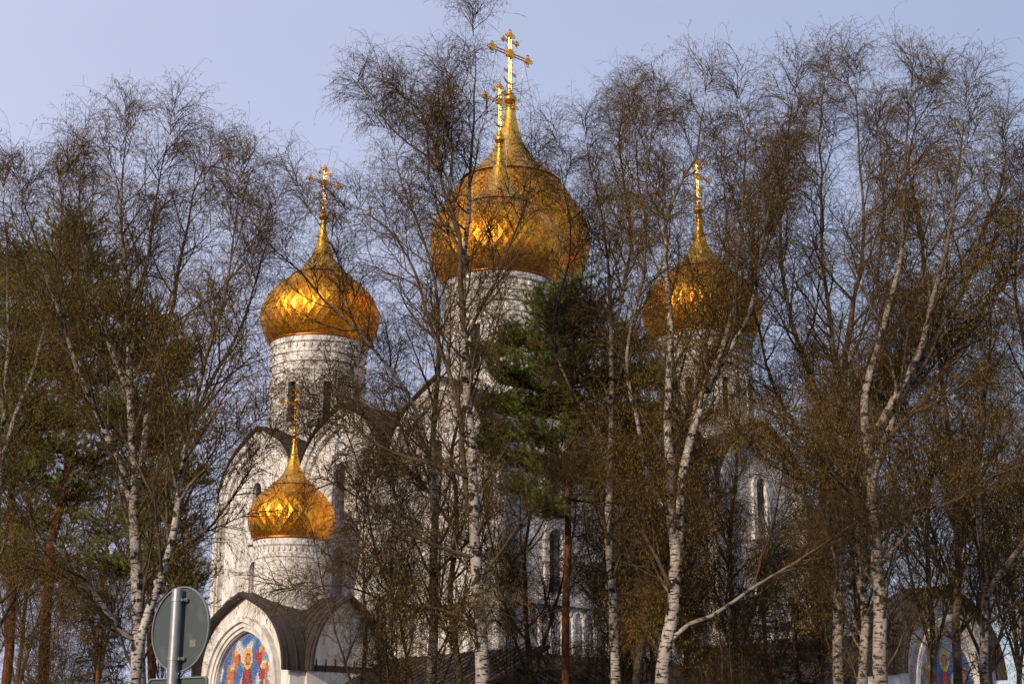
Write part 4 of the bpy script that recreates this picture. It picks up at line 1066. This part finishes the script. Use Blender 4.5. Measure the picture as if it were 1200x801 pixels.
def sapling(px, Y, H, seed):
    rg = random.Random(seed); st = []
    for k in range(7):
        a = rg.uniform(-.8, .8); w = H * 1800 / Y
        st.append(dict(px=[(px + k * .6 - 1.8, at_row(px, Y, .03 * H)), (px + k * 2 - 6 + a * w * .18, at_row(px, Y, .5 * H)), (px + a * w * .36, at_row(px, Y, H * rg.uniform(.8, 1.0)))], r0=.035, r1=.006, L=1.5, base=True, dark=1, dy=rg.uniform(-1.4, 1.4), t0=.15, dens=1.0))
    return birch('x', Y, st, seed, GS, cat=.3, name='sapling')
SAPS = [(470, 37, 'bare dark-stemmed sapling left of the two dark birch stems behind the tallest birch', 0, 1),
 (865, 38, 'bare dark-stemmed sapling low in front of the spruces', 0, 1),
 (60, 44, 'bare sapling in the shade below the leftmost pine', 1.0, .9), 
 (605, 45, 'bare sapling between the tallest birch and the reddish pine', .5, .9), (695, 47, 'bare sapling low between the reddish pine and the knobbly birch', 3.1, .95),
 (745, 44, 'bare sapling left of the forked birch trunk', 4.0, .9), (825, 46, 'bare sapling under the pale arm of the forked birch', 5.2, 1.0),
  (955, 43, 'bare sapling just left of the notched twin trunks', 2.2, .95), (110, 42, 'bare sapling left of the birch behind the sign', 3.6, .8)]
sA = sapling(470, 37, 8.2, 81); sB = sapling(865, 38, 7.4, 82)
for i, (px, Y, lab, rz, sc) in enumerate(SAPS):
    if i < 2: (sA, sB)[i]['label'] = lab
    else: place(sA if i % 2 else sB, px, Y, rz, lab, sc)

# ================================================================== GROUND, SIGN
def mat_ground():
    m, N, L, b = new_mat('spring_turf', .95, spec=.05)
    c = N.new('ShaderNodeTexCoord').outputs['Object']
    n1 = noise(N, L, .15, 6, .6, c); n2 = noise(N, L, 3.0, 5, .7, c)
    r1 = ramp(N, L, n1.outputs['Fac'], [(.3, (.050, .042, .020)), (.55, (.075, .070, .028)), (.75, (.09, .065, .038))])
    r2 = ramp(N, L, n2.outputs['Fac'], [(.3, (.6, .6, .6)), (.65, (1.1, 1.1, 1.1))])
    mx = N.new('ShaderNodeMixRGB'); mx.blend_type = 'MULTIPLY'; mx.inputs[0].default_value = 1; L.new(r1.outputs[0], mx.inputs[1]); L.new(r2.outputs[0], mx.inputs[2])
    L.new(mx.outputs[0], b.inputs['Base Color']); bump(N, L, b, n2.outputs['Fac'], .6, .08); return m
bm = bmesh.new(); bmesh.ops.create_grid(bm, x_segments=40, y_segments=40, size=1500)
g = from_bm('ground', bm, mat_ground()); tag(g, kind='structure')
ASPH = mat_simple('asphalt', [(.2, (.04, .04, .042)), (.8, (.065, .065, .066))], 8.0, .9)
KERB = mat_simple('kerb_stone', [(.2, (.22, .21, .20)), (.8, (.34, .33, .31))], 5.0, .9)
PAINT = mat_simple('road_paint', [(.2, (.6, .6, .58)), (.8, (.8, .8, .78))], 5.0, .7)
bm = bmesh.new(); box(bm, -300, 300, 2.0, 9.0, -.05, .004); tag(from_bm('road', bm, ASPH), kind='structure')
bm = bmesh.new(); box(bm, -300, 300, 9.0, 9.16, -.05, .13); tag(from_bm('kerb', bm, KERB), kind='structure')
bm = bmesh.new()
for i in range(-30, 30): box(bm, i * 6.0, i * 6.0 + 3, 5.43, 5.57, 0.0, .008)
tag(from_bm('lane_marking', bm, PAINT), kind='structure')
bm = bmesh.new(); box(bm, -300, 300, 9.16, 10.3, -.05, .11); tag(from_bm('pavement', bm, ASPH), kind='structure')

GALV = mat_simple('galvanised_steel', [(.2, (.30, .31, .32)), (.8, (.52, .52, .52))], 22.0, .42, .5)
GALV.node_tree.nodes['Principled BSDF'].inputs['Metallic'].default_value = .75
SBACK = mat_simple('sign_back_grey', [(.3, (.060, .078, .082)), (.5, (.095, .118, .122)), (.7, (.115, .135, .135))], 9.0, .55, .3)
SEDGE = mat_simple('sign_edge', [(.2, (.16, .18, .19)), (.8, (.26, .28, .29))], 6.0, .5, .4)
STICK = mat_simple('worn_sticker', [(.3, (.16, .16, .165)), (.7, (.34, .33, .33))], 60.0, .7)
SD = 11.0
pt = at(208, 690, SD); pb = at(204, 800, SD)
S = empty('road_sign', (pt.x, SD, 0)); tag(S, 'round road sign seen from behind on a galvanised pole with a rectangular plate below', 'road sign')
zt = pt.z
lean = -.004
bm = bmesh.new()
lathe(bm, [(.038, -.3), (.038, zt), (.034, zt + .003)], 24); bm.faces.new([v for v in bm.verts if abs(v.co.z - (zt + .003)) < 1e-4])
pole = from_bm('pole', bm, GALV, S); auto_smooth(pole, 40)
zc = at(210, 736, SD).z
TH = R(-37)          # the discs face away along the road
Q = Matrix.Translation((0.0, 0, 0)) @ Matrix.Rotation(TH, 4, 'Z')
def disc_sign(name, zc, rx, rz, rect=False, off=.055):
    bm = bmesh.new(); pts = []
    if rect:
        c = .03
        for (sx, sz) in ((1, 1), (-1, 1), (-1, -1), (1, -1)):
            for k in range(5):
                a = {(1, 1): 0, (-1, 1): PI / 2, (-1, -1): PI, (1, -1): 1.5 * PI}[(sx, sz)] + k * PI / 8
                pts.append((sx * (rx - c) + c * math.cos(a), zc + sz * (rz - c) + c * math.sin(a)))
    else: pts = [(rx * math.cos(2 * PI * k / 72), zc + rz * math.sin(2 * PI * k / 72)) for k in range(72)]
    prism(bm, pts, off, off + .003, Q)
    o = from_bm(name, bm, SBACK, S)
    bm = bmesh.new(); cx = 0; n = len(pts)
    inn = [(p[0] * (1 - .009 / rx), zc + (p[1] - zc) * (1 - .009 / rz)) for p in pts]
    band(bm, pts + pts[:1], inn + inn[:1], off - .014, off, Q)
    from_bm('rim', bm, SEDGE, o)
    return o
SG = disc_sign('sign_disc', zc, .30, .30)
disc_sign('sign_plate', zc - .30 - .035 - .16, .31, .16, True)
for z_ in (zc + .20, zc - .21, zc - .40):
    bm = bmesh.new()
    lathe(bm, [(.0385, z_ - .011), (.043, z_ - .011), (.043, z_ + .011), (.0385, z_ + .011)], 20)
    box(bm, -.05, .075, .028, .040, z_ - .012, z_ + .012, Q)
    box(bm, -.045, -.035, .0, .05, z_ - .010, z_ + .010, Q); box(bm, .045, .055, -.0, .05, z_ - .010, z_ + .010, Q)
    rod(bm, Q @ Vector((.062, .016, z_)), Q @ Vector((.062, .052, z_)), .007, 6)
    from_bm('clamp', bm, GALV, S)
bm = bmesh.new(); box(bm, .10, .16, .0525, .0545, zc - .13, zc - .08, Q); from_bm('sticker', bm, STICK, SG)

# ---- a belt of woodland round the site, beyond everything
rgw = np.random.default_rng(404); WB = Batch()
nt = 1500; aw = rgw.uniform(0, 2 * PI, nt); rw = rgw.uniform(165, 215, nt); hw = rgw.uniform(8, 14, nt)
cw = np.stack([rw * np.sin(aw), 45 + rw * np.cos(aw), np.full(nt, -.2)], -1)
Pw = cw[:, None, :] + np.stack([np.zeros((nt, 4)), np.zeros((nt, 4)), hw[:, None] * np.linspace(0, 1, 4)[None]], -1) + rgw.normal(0, .15, (nt, 4, 3))
WB.tube(Pw, np.linspace(.16, .02, 4)[None] * np.ones((nt, 1)), 4, rgw.random(nt))
nb = 26; iw = np.repeat(np.arange(nt), nb); tw_ = rgw.uniform(.15, 1, nt * nb); ow = cw[iw] + np.stack([np.zeros(nt * nb), np.zeros(nt * nb), hw[iw] * tw_], -1)
dw = unit(rgw.normal(0, 1, (nt * nb, 3)) + np.array([0, 0, .8])); Lw = grow(ow, dw, (1.15 - tw_) * 3.2 + .5, 4, rgw, .15, .05)
WB.tube(Lw, np.array([[.06, .05, .035, .015]]) * np.ones((len(Lw), 1)), 3, rgw.random(len(Lw)))
o2 = Lw[np.repeat(np.arange(len(Lw)), 3), rgw.integers(1, 4, len(Lw) * 3)]; m2 = len(o2)
e1 = unit(rgw.normal(0, 1, (m2, 3))) * rgw.uniform(.3, .7, (m2, 1)); e2 = unit(rgw.normal(0, 1, (m2, 3))) * .22
WB.add(np.stack([o2, o2 + e1, o2 + e1 * .5 + e2], 1).reshape(-1, 3), np.arange(m2 * 3).reshape(-1, 3), np.zeros(m2 * 3), np.repeat(rgw.random(m2), 3))
tag(WB.build('distant_woods', TWIG, None, False), 'belt of distant bare woodland beyond the church', 'woods', kind='stuff')
